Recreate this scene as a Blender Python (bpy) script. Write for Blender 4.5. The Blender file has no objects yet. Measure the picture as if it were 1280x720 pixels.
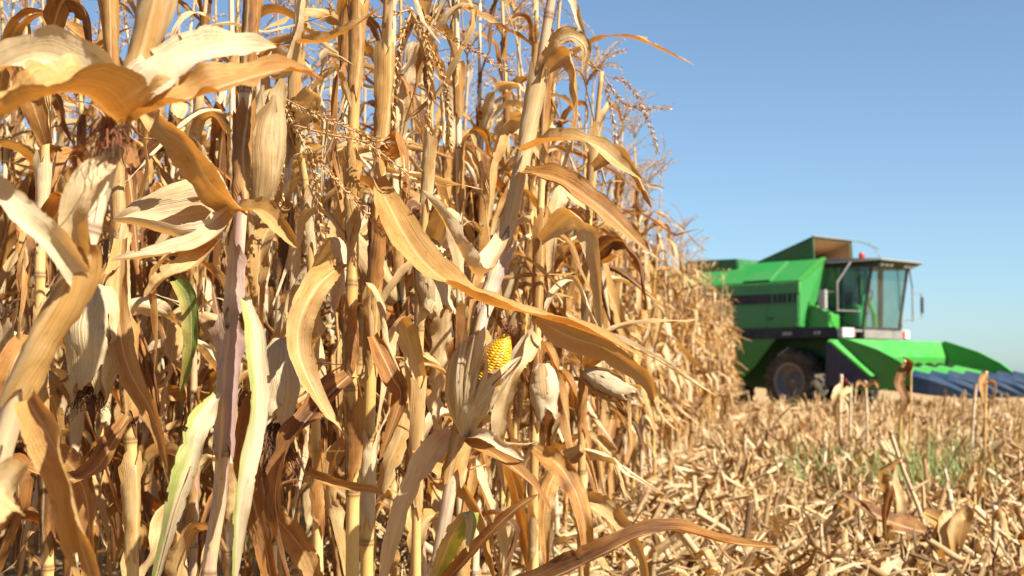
import bpy, bmesh, math, random
import numpy as np
from mathutils import Vector, Matrix

# ------------------------------------------------------------------ camera, sky, sun, exposure
scene = bpy.context.scene
COL = scene.collection
CAM_H, LENS, HORIZON = 0.9, 50.0, 472.0
FPX = 1280 * LENS / 36.0
PITCH = math.atan((HORIZON - 360.0) / FPX)
cam_data = bpy.data.cameras.new('camera')
cam_data.lens = LENS
cam_data.sensor_width = 36.0
cam_data.clip_start = 0.05
cam_data.clip_end = 6000.0
cam_data.dof.use_dof = True
cam_data.dof.focus_distance = 2.35
cam_data.dof.aperture_fstop = 8.5
cam = bpy.data.objects.new('camera', cam_data)
COL.objects.link(cam)
cam.location = (0, 0, CAM_H)
cam.rotation_euler = (math.pi / 2 + PITCH, 0, 0)
scene.camera = cam

SUN_TO = Vector((0.72, -0.62, 0.96)).normalized()
SUN_EL = math.asin(SUN_TO.z)
SUN_AZ = math.atan2(SUN_TO.x, SUN_TO.y)
world = bpy.data.worlds.new('World')
scene.world = world
world.use_nodes = True
wn = world.node_tree.nodes
wl = world.node_tree.links
wn.clear()
sky = wn.new('ShaderNodeTexSky')
sky.sky_type = 'NISHITA'
sky.sun_disc = False
sky.sun_elevation = SUN_EL
sky.sun_rotation = SUN_AZ
sky.altitude = 100
sky.air_density = 0.8
sky.dust_density = 0.6
sky.ozone_density = 3.6
bg = wn.new('ShaderNodeBackground')
bg.inputs['Strength'].default_value = 0.05
wo = wn.new('ShaderNodeOutputWorld')
hsv = wn.new('ShaderNodeHueSaturation')
hsv.inputs['Saturation'].default_value = 0.88
wl.new(sky.outputs[0], hsv.inputs['Color'])
tint = wn.new('ShaderNodeMix'); tint.data_type = 'RGBA'; tint.blend_type = 'MULTIPLY'
tint.inputs['Factor'].default_value = 1.0
tint.inputs[7].default_value = (0.80, 0.93, 0.95, 1)
wl.new(hsv.outputs[0], tint.inputs[6])
wl.new(tint.outputs[2], bg.inputs[0])
wl.new(bg.outputs[0], wo.inputs[0])
sun_d = bpy.data.lights.new('sun', 'SUN')
sun_d.energy = 5.0
sun_d.angle = math.radians(0.53)
sun_d.color = (1.0, 0.95, 0.86)
sun = bpy.data.objects.new('sun', sun_d)
COL.objects.link(sun)
sun.rotation_euler = SUN_TO.to_track_quat('Z', 'Y').to_euler()
sun.location = (20, -10, 30)

vs = scene.view_settings
vs.view_transform = 'Standard'
vs.look = 'None'
vs.gamma = 1.0
vs.use_curve_mapping = False
vs.exposure = 1.7
scene.cycles.max_bounces = 8
scene.cycles.diffuse_bounces = 2
scene.cycles.transmission_bounces = 6
scene.cycles.transparent_max_bounces = 12
scene.cycles.use_denoising = True

RNG = np.random.default_rng(11)


# ------------------------------------------------------------------ helpers
def P(px, py, d):
    """A point of the place that lies d metres along the lens axis, from a rough survey of the photograph."""
    xc = (px - 640.0) / FPX * d
    yc = (360.0 - py) / FPX * d
    c, s = math.cos(PITCH), math.sin(PITCH)
    return np.array([xc, d * c - yc * s, CAM_H + d * s + yc * c])


def mesh_from(name, V, F, uv=None, pid=None, mats=None, fm=None, smooth=True):
    """V (n,3), F (m,4) quads; uv per vertex (n,2); pid per vertex (n,)"""
    me = bpy.data.meshes.new(name)
    V = np.asarray(V, dtype=np.float32)
    F = np.asarray(F, dtype=np.int32)
    m, k = F.shape
    me.vertices.add(len(V))
    me.vertices.foreach_set('co', V.ravel())
    me.loops.add(m * k)
    me.loops.foreach_set('vertex_index', F.ravel())
    me.polygons.add(m)
    me.polygons.foreach_set('loop_start', np.arange(0, m * k, k, dtype=np.int32))
    me.polygons.foreach_set('loop_total', np.full(m, k, dtype=np.int32))
    if smooth:
        me.polygons.foreach_set('use_smooth', np.ones(m, dtype=bool))
    if uv is not None:
        l = me.uv_layers.new(name='UVMap')
        l.data.foreach_set('uv', np.asarray(uv, dtype=np.float32)[F.ravel()].ravel())
    if pid is not None:
        a = me.attributes.new('pid', 'FLOAT', 'POINT')
        a.data.foreach_set('value', np.asarray(pid, dtype=np.float32))
    for mt in (mats or []):
        me.materials.append(mt)
    if fm is not None:
        me.polygons.foreach_set('material_index', np.asarray(fm, dtype=np.int32))
    me.update(calc_edges=True)
    return me


class Geo:
    """collects quads with uv, pid and material index"""
    def __init__(self):
        self.V, self.F, self.U, self.Pd, self.M, self.n = [], [], [], [], [], 0

    def add(self, V, F, U, pid=0.0, mi=0):
        self.V.append(np.asarray(V, dtype=np.float32)); self.F.append(np.asarray(F) + self.n)
        self.U.append(np.asarray(U, dtype=np.float32))
        self.Pd.append(np.full(len(V), pid, dtype=np.float32)); self.M.append(np.full(len(F), mi))
        self.n += len(V)
        return self

    def add_geo(self, g, M=None, pid=None):
        V, F, U, Pd, Mi = g.arrays()
        if M is not None:
            V = V @ M[:3, :3].T + M[:3, 3]
        self.V.append(V); self.F.append(F + self.n); self.U.append(U)
        self.Pd.append(Pd if pid is None else np.mod(Pd + pid, 1.0)); self.M.append(Mi)
        self.n += len(V)

    def arrays(self):
        return (np.concatenate(self.V), np.concatenate(self.F), np.concatenate(self.U),
                np.concatenate(self.Pd), np.concatenate(self.M))

    def mesh(self, name, mats, smooth=True):
        V, F, U, Pd, M = self.arrays()
        return mesh_from(name, V, F, U, Pd, mats, M, smooth)


def ob(name, me, parent=None, loc=(0, 0, 0), rot=(0, 0, 0), scale=None):
    o = bpy.data.objects.new(name, me)
    COL.objects.link(o)
    o.parent = parent
    o.location = loc
    o.rotation_euler = rot
    if scale is not None:
        o.scale = (scale,) * 3 if np.isscalar(scale) else scale
    return o


def tag(o, label=None, cat=None, group=None, kind=None):
    if label: o['label'] = label
    if cat: o['category'] = cat
    if group: o['group'] = group
    if kind: o['kind'] = kind
    return o


def thing(name, label, cat, loc=(0, 0, 0), rot=(0, 0, 0), group=None):
    return tag(ob(name, None, None, loc, rot), label, cat, group)


def smooth(a, b, x):
    t = np.clip((x - a) / (b - a + 1e-9), 0, 1)
    return t * t * (3 - 2 * t)


def catmull(pts, n):
    pts = np.asarray(pts, float)
    p = np.vstack([2 * pts[0] - pts[1], pts, 2 * pts[-1] - pts[-2]])
    m = len(pts) - 1
    t = np.linspace(0, m - 1e-6, n)
    i = t.astype(int); f = (t - i)[:, None]
    a, b, c, d = p[i], p[i + 1], p[i + 2], p[i + 3]
    return 0.5 * (2 * b + (c - a) * f + (2 * a - 5 * b + 4 * c - d) * f ** 2 + (3 * b - a - 3 * c + d) * f ** 3)


def wob(rng, n, k=3, lo=1.0, hi=5.0):
    """smooth noise along 0..1"""
    s = np.linspace(0, 1, n)
    r = np.zeros(n)
    for _ in range(k):
        r += np.sin(s * rng.uniform(lo, hi) * 2 * np.pi + rng.uniform(0, 6.28)) * rng.uniform(0.4, 1.0)
    return r / k


def frames(Pt, N0):
    T = np.gradient(Pt, axis=0)
    T /= np.linalg.norm(T, axis=1)[:, None] + 1e-9
    N = np.zeros_like(Pt)
    v = np.asarray(N0, float)
    for i in range(len(Pt)):
        v = v - T[i] * v.dot(T[i])
        l = np.linalg.norm(v)
        if l < 1e-5:
            v = np.cross(T[i], (0.3, 0.7, 0.2)); l = np.linalg.norm(v)
        v = v / l
        N[i] = v
    return T, N, np.cross(T, N)


def grid_faces(n, m, wrap=False):
    i = np.arange(n - 1)[:, None]
    j = np.arange(m if wrap else m - 1)[None, :]
    j2 = (j + 1) % m
    a = i * m + j; b = i * m + j2; c = (i + 1) * m + j2; d = (i + 1) * m + j
    return np.stack([a, b, c, d], -1).reshape(-1, 4)


def ribbon(Pt, W, N0, curl, twist, rng, nc=7, wave=0.2, freq=5.0, rag=0.08, fold=0.15, v0=0.0, crumple=0.0, tear=0.0):
    n = len(Pt)
    T, N, B = frames(Pt, N0)
    c, s = np.cos(twist)[:, None], np.sin(twist)[:, None]
    N, B = N * c + B * s, B * c - N * s
    u = np.linspace(-1, 1, nc)[None, :]
    eL = wob(rng, n, 3, freq * .5, freq * 1.5); eR = wob(rng, n, 3, freq * .5, freq * 1.5)
    rL = 1 + rag * wob(rng, n, 4, 3, 14); rR = 1 + rag * wob(rng, n, 4, 3, 14)
    if tear > 0:
        rL = rL - tear * .35 * np.maximum(rng.normal(0, 1, n) - .9, 0); rR = rR - tear * .35 * np.maximum(rng.normal(0, 1, n) - .9, 0)
    Wd = W[:, None] * np.where(u < 0, rL[:, None], rR[:, None])
    th = np.where(np.abs(curl) < 0.05, 0.05, curl)[:, None]
    x = Wd / th * np.sin(u * th / 2)
    z = Wd / th * (1 - np.cos(u * th / 2))
    z = z + np.where(u < 0, eL[:, None], eR[:, None]) * wave * W[:, None] * np.abs(u) ** 1.5
    z = z + fold * np.abs(u) * W[:, None] * .5
    if crumple > 0:
        sv = np.linspace(0, 1, n)[:, None]
        cz = np.zeros((n, nc))
        for _ in range(5):
            cz = cz + np.sin(rng.uniform(-4, 4) * u + rng.uniform(5, 20) * sv * freq / 5 + rng.uniform(0, 6.28)) * rng.uniform(.3, 1.0)
        cz = cz + rng.normal(0, .22, (n, nc))
        z = z + crumple * .045 * W[:, None] * cz + crumple * .016 * W[:, None] * np.cos(np.arange(nc)[None, :] * math.pi)
    V = Pt[:, None, :] + B[:, None, :] * x[..., None] + N[:, None, :] * z[..., None]
    L = np.concatenate([[0], np.cumsum(np.linalg.norm(np.diff(Pt, axis=0), axis=1))]) + v0
    U = np.stack(np.broadcast_arrays((u + 1) / 2, L[:, None]), -1)
    F = grid_faces(n, nc)
    if tear > 0 and nc >= 5:
        ok = np.ones((n - 1, nc - 1), bool)
        if rng.random() < tear:                     # the tip splits lengthwise
            j = int(rng.integers(1, nc - 2)); ok[int(n * rng.uniform(.35, .75)):, j] = False
        for _ in range(int(rng.integers(0, 4))):    # bites out of the edges
            i = int(rng.integers(n // 5, n - 3)); l = int(rng.integers(1, 4))
            ok[i:i + l, 0 if rng.random() < .5 else nc - 2] = False
        F = F[ok.ravel()]
    return V.reshape(-1, 3), F, U.reshape(-1, 2)


def tube(Pt, R, ns=8, v=None, cap=True):
    n = len(Pt)
    T, N, B = frames(Pt, (1, 0.13, 0.07))
    a = np.linspace(0, 2 * np.pi, ns + 1)
    V = Pt[:, None] + R[:, None, None] * (np.cos(a)[None, :, None] * N[:, None] + np.sin(a)[None, :, None] * B[:, None])
    L = np.concatenate([[0], np.cumsum(np.linalg.norm(np.diff(Pt, axis=0), axis=1))]) if v is None else v
    U = np.stack(np.broadcast_arrays(np.linspace(0, 1, ns + 1)[None, :], L[:, None]), -1)
    V = V.reshape(-1, 3); U = U.reshape(-1, 2); F = grid_faces(n, ns + 1)
    if cap:
        k = len(V)
        V = np.vstack([V, Pt[-1:]]); U = np.vstack([U, [[.5, L[-1]]]])
        b = (n - 1) * (ns + 1)
        F = np.vstack([F, [[b + i, b + i + 1, k, k] for i in range(0, ns)]]) if False else np.vstack(
            [F, [[b + i, b + i + 1, b + i + 2, k] for i in range(0, ns - 1, 2)]])
    return V, F, U


# ------------------------------------------------------------------ materials
def nodes(name):
    m = bpy.data.materials.new(name)
    m.use_nodes = True
    t = m.node_tree
    t.nodes.clear()
    out = t.nodes.new('ShaderNodeOutputMaterial')
    return m, t, out


class NT:
    def __init__(self, t): self.t = t
    def n(self, ty, **k):
        x = self.t.nodes.new(ty)
        for a, b in k.items(): setattr(x, a, b)
        return x
    def link(self, a, b): self.t.links.new(a, b)
    def math(self, op, a, b=0.0, c=0.0, clamp=False):
        x = self.n('ShaderNodeMath', operation=op); x.use_clamp = clamp
        for i, v in enumerate((a, b, c)):
            if isinstance(v, (int, float)): x.inputs[i].default_value = v
            else: self.link(v, x.inputs[i])
        return x.outputs[0]
    def mix(self, f, a, b, mode='MIX'):
        x = self.n('ShaderNodeMix', data_type='RGBA', blend_type=mode)
        for s, v in ((x.inputs['Factor'], f), (x.inputs[6], a), (x.inputs[7], b)):
            if isinstance(v, (int, float)): s.default_value = v
            elif isinstance(v, tuple): s.default_value = (*v, 1) if len(v) == 3 else v
            else: self.link(v, s)
        return x.outputs[2]
    def ramp(self, f, stops, interp='LINEAR'):
        x = self.n('ShaderNodeValToRGB')
        x.color_ramp.interpolation = interp
        e = x.color_ramp.elements
        while len(e) < len(stops): e.new(0.5)
        for el, (p, c) in zip(e, stops):
            el.position = p
            el.color = (*c, 1) if len(c) == 3 else c
        self.link(f, x.inputs[0])
        return x.outputs[0]
    def noise(self, vec, scale, detail=3.0, rough=0.55, w=None):
        x = self.n('ShaderNodeTexNoise', noise_dimensions='4D' if w is not None else '3D')
        x.inputs['Scale'].default_value = scale
        x.inputs['Detail'].default_value = detail
        x.inputs['Roughness'].default_value = rough
        if vec is not None: self.link(vec, x.inputs['Vector'])
        if w is not None: self.link(w, x.inputs['W'])
        return x.outputs[0]
    def mapping(self, vec, scale=(1, 1, 1)):
        x = self.n('ShaderNodeMapping')
        x.inputs['Scale'].default_value = scale
        self.link(vec, x.inputs['Vector'])
        return x.outputs[0]


def rnd_node(h):
    oi = h.n('ShaderNodeObjectInfo')
    at = h.n('ShaderNodeAttribute', attribute_name='pid')
    return h.math('FRACT', h.math('ADD', oi.outputs['Random'], at.outputs['Fac']))


def straw_material(name, stops, transl=0.30, spots=0.55, tint=None, tint_amt=0.0, rough=0.55, veins=44.0, bump=0.55):
    """dry plant tissue: parallel veins along the blade, blotches, a tone of its own for each piece"""
    m, t, out = nodes(name)
    h = NT(t)
    uv = h.n('ShaderNodeUVMap', uv_map='UVMap').outputs[0]
    r = rnd_node(h)
    w = h.math('MULTIPLY', r, 57.0)
    vein = h.noise(h.mapping(uv, (veins, 2.6, 1)), 1.0, 2.0, 0.6, w)
    fine = h.noise(h.mapping(uv, (veins * 2.6, 7.0, 1)), 1.0, 1.0, 0.5, w)
    blotch = h.noise(h.mapping(uv, (1.7, 8.0, 1)), 1.0, 4.0, 0.62, w)
    spot = h.noise(h.mapping(uv, (9.0, 60.0, 1)), 1.0, 2.0, 0.6, w)
    tone = h.math('ADD', h.math('MULTIPLY', r, 0.90), h.math('MULTIPLY', h.math('SUBTRACT', blotch, 0.5), 1.5))
    tone = h.math('ADD', tone, h.math('MULTIPLY', h.math('SUBTRACT', vein, 0.5), 0.5))
    tone = h.math('ADD', tone, 0.12, clamp=True)
    col = h.ramp(tone, stops)
    col = h.mix(h.math('MULTIPLY', h.math('SUBTRACT', fine, 0.45, clamp=True), 1.3, clamp=True), col, (0.30, 0.165, 0.055), 'MIX')
    sp = h.math('MULTIPLY', h.math('MULTIPLY', h.math('SUBTRACT', spot, 0.60, clamp=True), 6.5, clamp=True), spots)
    col = h.mix(sp, col, (0.085, 0.04, 0.014))
    val = h.math('ADD', 1.0, h.math('ADD', h.math('MULTIPLY', h.math('SUBTRACT', vein, 0.5), 0.85), h.math('MULTIPLY', h.math('SUBTRACT', fine, 0.5), 0.9)))
    vm = h.n('ShaderNodeVectorMath', operation='SCALE')
    h.link(col, vm.inputs[0]); h.link(h.math('MAXIMUM', val, 0.35), vm.inputs['Scale'])
    col = vm.outputs[0]
    sx = h.n('ShaderNodeSeparateXYZ'); h.link(uv, sx.inputs[0])
    # pale midrib
    mid = h.math('SUBTRACT', 1.0, h.math('MULTIPLY', h.math('ABSOLUTE', h.math('SUBTRACT', sx.outputs[0], 0.5)), 17.0), clamp=True)
    col = h.mix(h.math('MULTIPLY', mid, 0.55), col, (0.66, 0.48, 0.24))
    if tint is not None:
        tn = h.noise(h.mapping(uv, (2.5, 6.0, 1)), 1.0, 3.0, 0.6, w)
        edge = h.math('MULTIPLY', h.math('SUBTRACT', h.math('ADD', sx.outputs[0], h.math('MULTIPLY', h.math('SUBTRACT', tn, 0.5), 1.6)), 0.50, clamp=True), 3.2, clamp=True)
        col = h.mix(h.math('MULTIPLY', edge, tint_amt), col, tint)
    bs = h.n('ShaderNodeBsdfPrincipled')
    bs.inputs['Roughness'].default_value = rough
    bs.inputs['Specular IOR Level'].default_value = 0.32
    h.link(col, bs.inputs['Base Color'])
    bp = h.n('ShaderNodeBump')
    bp.inputs['Strength'].default_value = bump
    bp.inputs['Distance'].default_value = 0.004
    h.link(h.math('ADD', vein, h.math('MULTIPLY', fine, 0.6)), bp.inputs['Height'])
    h.link(bp.outputs[0], bs.inputs['Normal'])
    if transl > 0:
        tr = h.n('ShaderNodeBsdfTranslucent')
        tc = h.mix(1.0, col, (1.0, 0.60, 0.20), 'MULTIPLY')
        h.link(tc, tr.inputs[0])
        mx = h.n('ShaderNodeMixShader')
        mx.inputs[0].default_value = transl
        h.link(bs.outputs[0], mx.inputs[1]); h.link(tr.outputs[0], mx.inputs[2])
        h.link(mx.outputs[0], out.inputs[0])
    else:
        h.link(bs.outputs[0], out.inputs[0])
    return m


CREAM, TAN, GOLD, RUST, BROWN = (0.58, 0.455, 0.265), (0.50, 0.345, 0.155), (0.42, 0.235, 0.066), (0.30, 0.125, 0.026), (0.11, 0.045, 0.016)
M_LEAF = straw_material('dry_leaf', [(0.0, CREAM), (0.36, TAN), (0.66, GOLD), (0.87, RUST), (1.0, BROWN)])
M_LEAF_PALE = straw_material('pale_dry_leaf', [(0.0, (0.60, 0.49, 0.31)), (0.5, CREAM), (0.8, TAN), (1.0, GOLD)], 0.33, 0.35)
M_LEAF_GOLD = straw_material('golden_dry_leaf', [(0.0, TAN), (0.45, (0.44, 0.255, 0.075)), (0.8, RUST), (1.0, BROWN)], 0.36, 0.5)
M_LEAF_RUST = straw_material('rust_dry_leaf', [(0.0, GOLD), (0.5, RUST), (1.0, BROWN)], 0.40, 0.6)
M_LEAF_GREENISH = straw_material('half_green_leaf', [(0.0, (0.66, 0.57, 0.38)), (0.5, (0.58, 0.47, 0.26)), (1.0, (0.42, 0.33, 0.12))], 0.33, 0.3, (0.24, 0.28, 0.04), 0.85)
M_LEAF_GREEN = straw_material('green_leaf', [(0.0, (0.16, 0.25, 0.03)), (0.5, (0.12, 0.20, 0.025)), (1.0, (0.30, 0.30, 0.06))], 0.4, 0.4, (0.40, 0.29, 0.08), 0.75)
M_MAUVE = straw_material('mauve_sheath', [(0.0, (0.50, 0.38, 0.27)), (0.5, (0.42, 0.30, 0.22)), (1.0, (0.28, 0.17, 0.12))], 0.15, 0.3, (0.24, 0.14, 0.135), 0.6)
M_HUSK = straw_material('husk', [(0.0, (0.60, 0.49, 0.32)), (0.45, (0.55, 0.42, 0.24)), (0.8, (0.46, 0.31, 0.14)), (1.0, (0.37, 0.21, 0.075))], 0.30, 0.3, None, 0, 0.5, 26.0, 0.8)
M_STUBBLE = straw_material('stubble_straw', [(0.0, (0.58, 0.455, 0.27)), (0.4, (0.49, 0.345, 0.17)), (0.72, (0.35, 0.20, 0.072)), (1.0, (0.12, 0.058, 0.022))], 0.22, 0.4)
M_TASSEL = straw_material('tassel_straw', [(0.0, (0.52, 0.37, 0.19)), (0.6, (0.43, 0.27, 0.11)), (1.0, (0.30, 0.16, 0.06))], 0.3, 0.1, None, 0, 0.7, 8.0, 0.1)
M_GRASS = straw_material('green_grass_blade', [(0.0, (0.20, 0.33, 0.12)), (0.6, (0.16, 0.28, 0.08)), (1.0, (0.34, 0.36, 0.16))], 0.35, 0.0)


def stalk_material(name, base_stops, purple=0.0):
    m, t, out = nodes(name)
    h = NT(t)
    uv = h.n('ShaderNodeUVMap', uv_map='UVMap').outputs[0]
    r = rnd_node(h)
    w = h.math('MULTIPLY', r, 41.0)
    sx = h.n('ShaderNodeSeparateXYZ'); h.link(uv, sx.inputs[0])
    streak = h.noise(h.mapping(uv, (16, 1.1, 1)), 1.0, 3.0, 0.6, w)
    blot = h.noise(h.mapping(uv, (2.0, 2.3, 1)), 1.0, 4.0, 0.65, w)
    seg = h.n('ShaderNodeTexWhiteNoise', noise_dimensions='2D')
    cx = h.n('ShaderNodeCombineXYZ'); h.link(h.math('FLOOR', sx.outputs[1]), cx.inputs[0]); h.link(r, cx.inputs[1])
    h.link(cx.outputs[0], seg.inputs['Vector'])
    tone = h.math('ADD', h.math('MULTIPLY', streak, 0.7), h.math('MULTIPLY', seg.outputs[0], 0.55))
    tone = h.math('ADD', tone, h.math('MULTIPLY', h.math('SUBTRACT', blot, 0.5), 0.9))
    tone = h.math('SUBTRACT', tone, 0.2, clamp=True)
    col = h.ramp(tone, base_stops)
    if purple:
        pn = h.noise(h.mapping(uv, (3.0, 1.6, 1)), 1.0, 3.0, 0.6, w)
        col = h.mix(h.math('MULTIPLY', h.math('MULTIPLY', h.math('SUBTRACT', pn, 0.42, clamp=True), 5.0, clamp=True), purple), col, (0.24, 0.13, 0.135))
    fr = h.math('FRACT', sx.outputs[1])
    ring = h.math('SUBTRACT', 1.0, h.math('MULTIPLY', h.math('ABSOLUTE', h.math('SUBTRACT', fr, 0.02)), 26.0), clamp=True)
    ring2 = h.math('SUBTRACT', 1.0, h.math('MULTIPLY', h.math('ABSOLUTE', h.math('SUBTRACT', fr, 0.985)), 40.0), clamp=True)
    col = h.mix(h.math('MULTIPLY', h.math('MAXIMUM', ring, ring2), 0.8), col, (0.10, 0.045, 0.02))
    spot = h.noise(h.mapping(uv, (11, 16, 1)), 1.0, 2.0, 0.6, w)
    col = h.mix(h.math('MULTIPLY', h.math('SUBTRACT', spot, 0.64, clamp=True), 5.0, clamp=True), col, (0.09, 0.05, 0.03))
    bs = h.n('ShaderNodeBsdfPrincipled')
    bs.inputs['Roughness'].default_value = 0.45
    bs.inputs['Specular IOR Level'].default_value = 0.4
    h.link(col, bs.inputs['Base Color'])
    bp = h.n('ShaderNodeBump'); bp.inputs['Strength'].default_value = 0.3; bp.inputs['Distance'].default_value = 0.002
    h.link(streak, bp.inputs['Height']); vm = h.n('ShaderNodeVectorMath', operation='SCALE'); h.link(col, vm.inputs[0]); h.link(h.math('ADD', 0.30, h.math('MULTIPLY', streak, 1.05)), vm.inputs['Scale']); col = vm.outputs[0]; h.link(col, bs.inputs['Base Color']); h.link(bp.outputs[0], bs.inputs['Normal'])
    h.link(bs.outputs[0], out.inputs[0])
    return m


M_STALK = stalk_material('stalk', [(0.0, (0.58, 0.40, 0.17)), (0.4, (0.50, 0.31, 0.10)), (0.75, (0.36, 0.20, 0.07)), (1.0, (0.20, 0.10, 0.05))])
M_STALK_PURPLE = stalk_material('purple_stalk', [(0.0, (0.55, 0.42, 0.25)), (0.5, (0.46, 0.31, 0.15)), (1.0, (0.26, 0.15, 0.09))], 0.75)
M_STALK_PALE = stalk_material('pale_stalk', [(0.0, (0.66, 0.53, 0.33)), (0.5, (0.56, 0.42, 0.24)), (1.0, (0.40, 0.27, 0.13))], 0.35)
M_STALK_YELLOW = stalk_material('yellow_stalk', [(0.0, (0.58, 0.41, 0.16)), (0.35, (0.50, 0.31, 0.09)), (0.7, (0.38, 0.21, 0.06)), (1.0, (0.22, 0.11, 0.045))])


def plain(name, col, rough=0.5, spec=0.4, metal=0.0, dirt=None, dirt_amt=0.35, scale=3.0, coat=0.0, bump=0.0):
    m, t, out = nodes(name)
    h = NT(t)
    co = h.n('ShaderNodeTexCoord').outputs['Object']
    n1 = h.noise(co, scale, 5.0, 0.6)
    n2 = h.noise(co, scale * 9, 3.0, 0.6)
    f = h.math('MULTIPLY', h.math('SUBTRACT', h.math('ADD', h.math('MULTIPLY', n1, 0.7), h.math('MULTIPLY', n2, 0.4)), 0.42, clamp=True), 3.0, clamp=True)
    c = h.mix(h.math('MULTIPLY', f, dirt_amt), col, dirt or tuple(x * 0.7 for x in col))
    bs = h.n('ShaderNodeBsdfPrincipled')
    h.link(c, bs.inputs['Base Color'])
    h.link(h.math('ADD', h.math('MULTIPLY', f, 0.25), rough, clamp=True), bs.inputs['Roughness'])
    bs.inputs['Specular IOR Level'].default_value = spec
    bs.inputs['Metallic'].default_value = metal
    bs.inputs['Coat Weight'].default_value = coat
    if bump:
        bp = h.n('ShaderNodeBump'); bp.inputs['Strength'].default_value = bump; bp.inputs['Distance'].default_value = 0.01
        h.link(n2, bp.inputs['Height']); h.link(bp.outputs[0], bs.inputs['Normal'])
    h.link(bs.outputs[0], out.inputs[0])
    return m


DUST = (0.42, 0.34, 0.22)
M_GREEN = plain('green_paint', (0.018, 0.185, 0.030), 0.34, 0.4, 0, (0.06, 0.17, 0.055), 0.6, 1.3, 0.15)
M_GREEN_DK = plain('dark_green_paint', (0.012, 0.095, 0.025), 0.45, 0.3, 0, DUST, 0.15, 2.0)
M_BRIGHT_GREEN = plain('bright_green_paint', (0.034, 0.235, 0.028), 0.34, 0.4, 0, (0.10, 0.22, 0.07), 0.5, 2.0, 0.2)
M_CHAR = plain('charcoal_panel', (0.022, 0.026, 0.038), 0.7, 0.15, 0, DUST, 0.12, 2.2)
M_NAVY = plain('navy_panel', (0.018, 0.026, 0.060), 0.45, 0.4, 0, DUST, 0.08, 2.2)
M_BLUE = plain('blue_snout_plastic', (0.010, 0.030, 0.064), 0.45, 0.25, 0, DUST, 0.08, 2.5)
M_BLACK = plain('black_trim', (0.012, 0.012, 0.014), 0.4, 0.4, 0, DUST, 0.1, 3.0)
M_GREY = plain('grey_metal', (0.12, 0.115, 0.11), 0.5, 0.4, 0.0, DUST, 0.4, 3.0)
M_ROOF = plain('light_grey_roof', (0.13, 0.125, 0.115), 0.6, 0.25, 0, DUST, 0.2, 2.0)
M_BEIGE = plain('beige_tank_lining', (0.38, 0.25, 0.155), 0.7, 0.2, 0, (0.30, 0.18, 0.10), 0.5, 1.5)
M_RUBBER = plain('tyre_rubber', (0.022, 0.020, 0.019), 0.8, 0.2, 0, DUST, 0.30, 4.0, 0, 0.3)
M_RIM = plain('rim_paint', (0.16, 0.165, 0.18), 0.5, 0.4, 0.0, (0.28, 0.25, 0.21), 0.4, 5.0)
M_WHITE = plain('white_plastic', (0.36, 0.345, 0.325), 0.4, 0.4, 0, DUST, 0.2, 4.0)
M_RED = plain('red_lens', (0.34, 0.02, 0.012), 0.25, 0.5, 0, None, 0.3, 4.0)
M_LAMP = plain('lamp_glass', (0.70, 0.72, 0.70), 0.12, 0.6, 0, None, 0.2, 8.0)
M_YELLOW = plain('yellow_sticker', (0.75, 0.45, 0.03), 0.5, 0.3)


def glass_material():
    m, t, out = nodes('cab_glass')
    h = NT(t)
    tr = h.n('ShaderNodeBsdfTransparent'); tr.inputs[0].default_value = (0.72, 0.86, 0.84, 1)
    gl = h.n('ShaderNodeBsdfGlossy'); gl.inputs['Roughness'].default_value = 0.03
    gl.inputs[0].default_value = (0.9, 0.95, 1, 1)
    df = h.n('ShaderNodeBsdfDiffuse'); df.inputs[0].default_value = (0.5, 0.45, 0.36, 1)
    co = h.n('ShaderNodeTexCoord').outputs['Object']
    d = h.math('MULTIPLY', h.noise(co, 2.0, 4.0), 0.07)
    lw = h.n('ShaderNodeLayerWeight'); lw.inputs[0].default_value = 0.5
    frs = h.math('ADD', h.math('MULTIPLY', h.math('POWER', lw.outputs['Facing'], 4.0), 0.6), 0.03)
    a = h.n('ShaderNodeMixShader'); b = h.n('ShaderNodeMixShader')
    h.link(frs, a.inputs[0]); h.link(tr.outputs[0], a.inputs[1]); h.link(gl.outputs[0], a.inputs[2])
    h.link(d, b.inputs[0]); h.link(a.outputs[0], b.inputs[1]); h.link(df.outputs[0], b.inputs[2])
    h.link(b.outputs[0], out.inputs[0])
    return m


M_GLASS = glass_material()


def kernel_material():
    m, t, out = nodes('yellow_kernels')
    h = NT(t)
    uv = h.n('ShaderNodeUVMap', uv_map='UVMap').outputs[0]
    sx = h.n('ShaderNodeSeparateXYZ'); h.link(uv, sx.inputs[0])
    wn_ = h.n('ShaderNodeTexWhiteNoise', noise_dimensions='2D')
    cx = h.n('ShaderNodeCombineXYZ')
    h.link(h.math('FLOOR', sx.outputs[0]), cx.inputs[0]); h.link(h.math('FLOOR', sx.outputs[1]), cx.inputs[1])
    h.link(cx.outputs[0], wn_.inputs['Vector'])
    col = h.ramp(wn_.outputs[0], [(0, (0.50, 0.20, 0.006)), (0.5, (0.62, 0.31, 0.010)), (1, (0.70, 0.42, 0.04))])
    fu = h.math('ABSOLUTE', h.math('SUBTRACT', h.math('FRACT', sx.outputs[0]), 0.5))
    fv = h.math('ABSOLUTE', h.math('SUBTRACT', h.math('FRACT', sx.outputs[1]), 0.5))
    e = h.math('MULTIPLY', h.math('SUBTRACT', h.math('MAXIMUM', fu, fv), 0.40, clamp=True), 9.0, clamp=True)
    col = h.mix(h.math('MULTIPLY', e, 0.6), col, (0.42, 0.15, 0.004))
    bs = h.n('ShaderNodeBsdfPrincipled')
    h.link(col, bs.inputs['Base Color'])
    bs.inputs['Roughness'].default_value = 0.3
    bs.inputs['Subsurface Weight'].default_value = 0.0
    h.link(bs.outputs[0], out.inputs[0])
    return m


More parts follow.
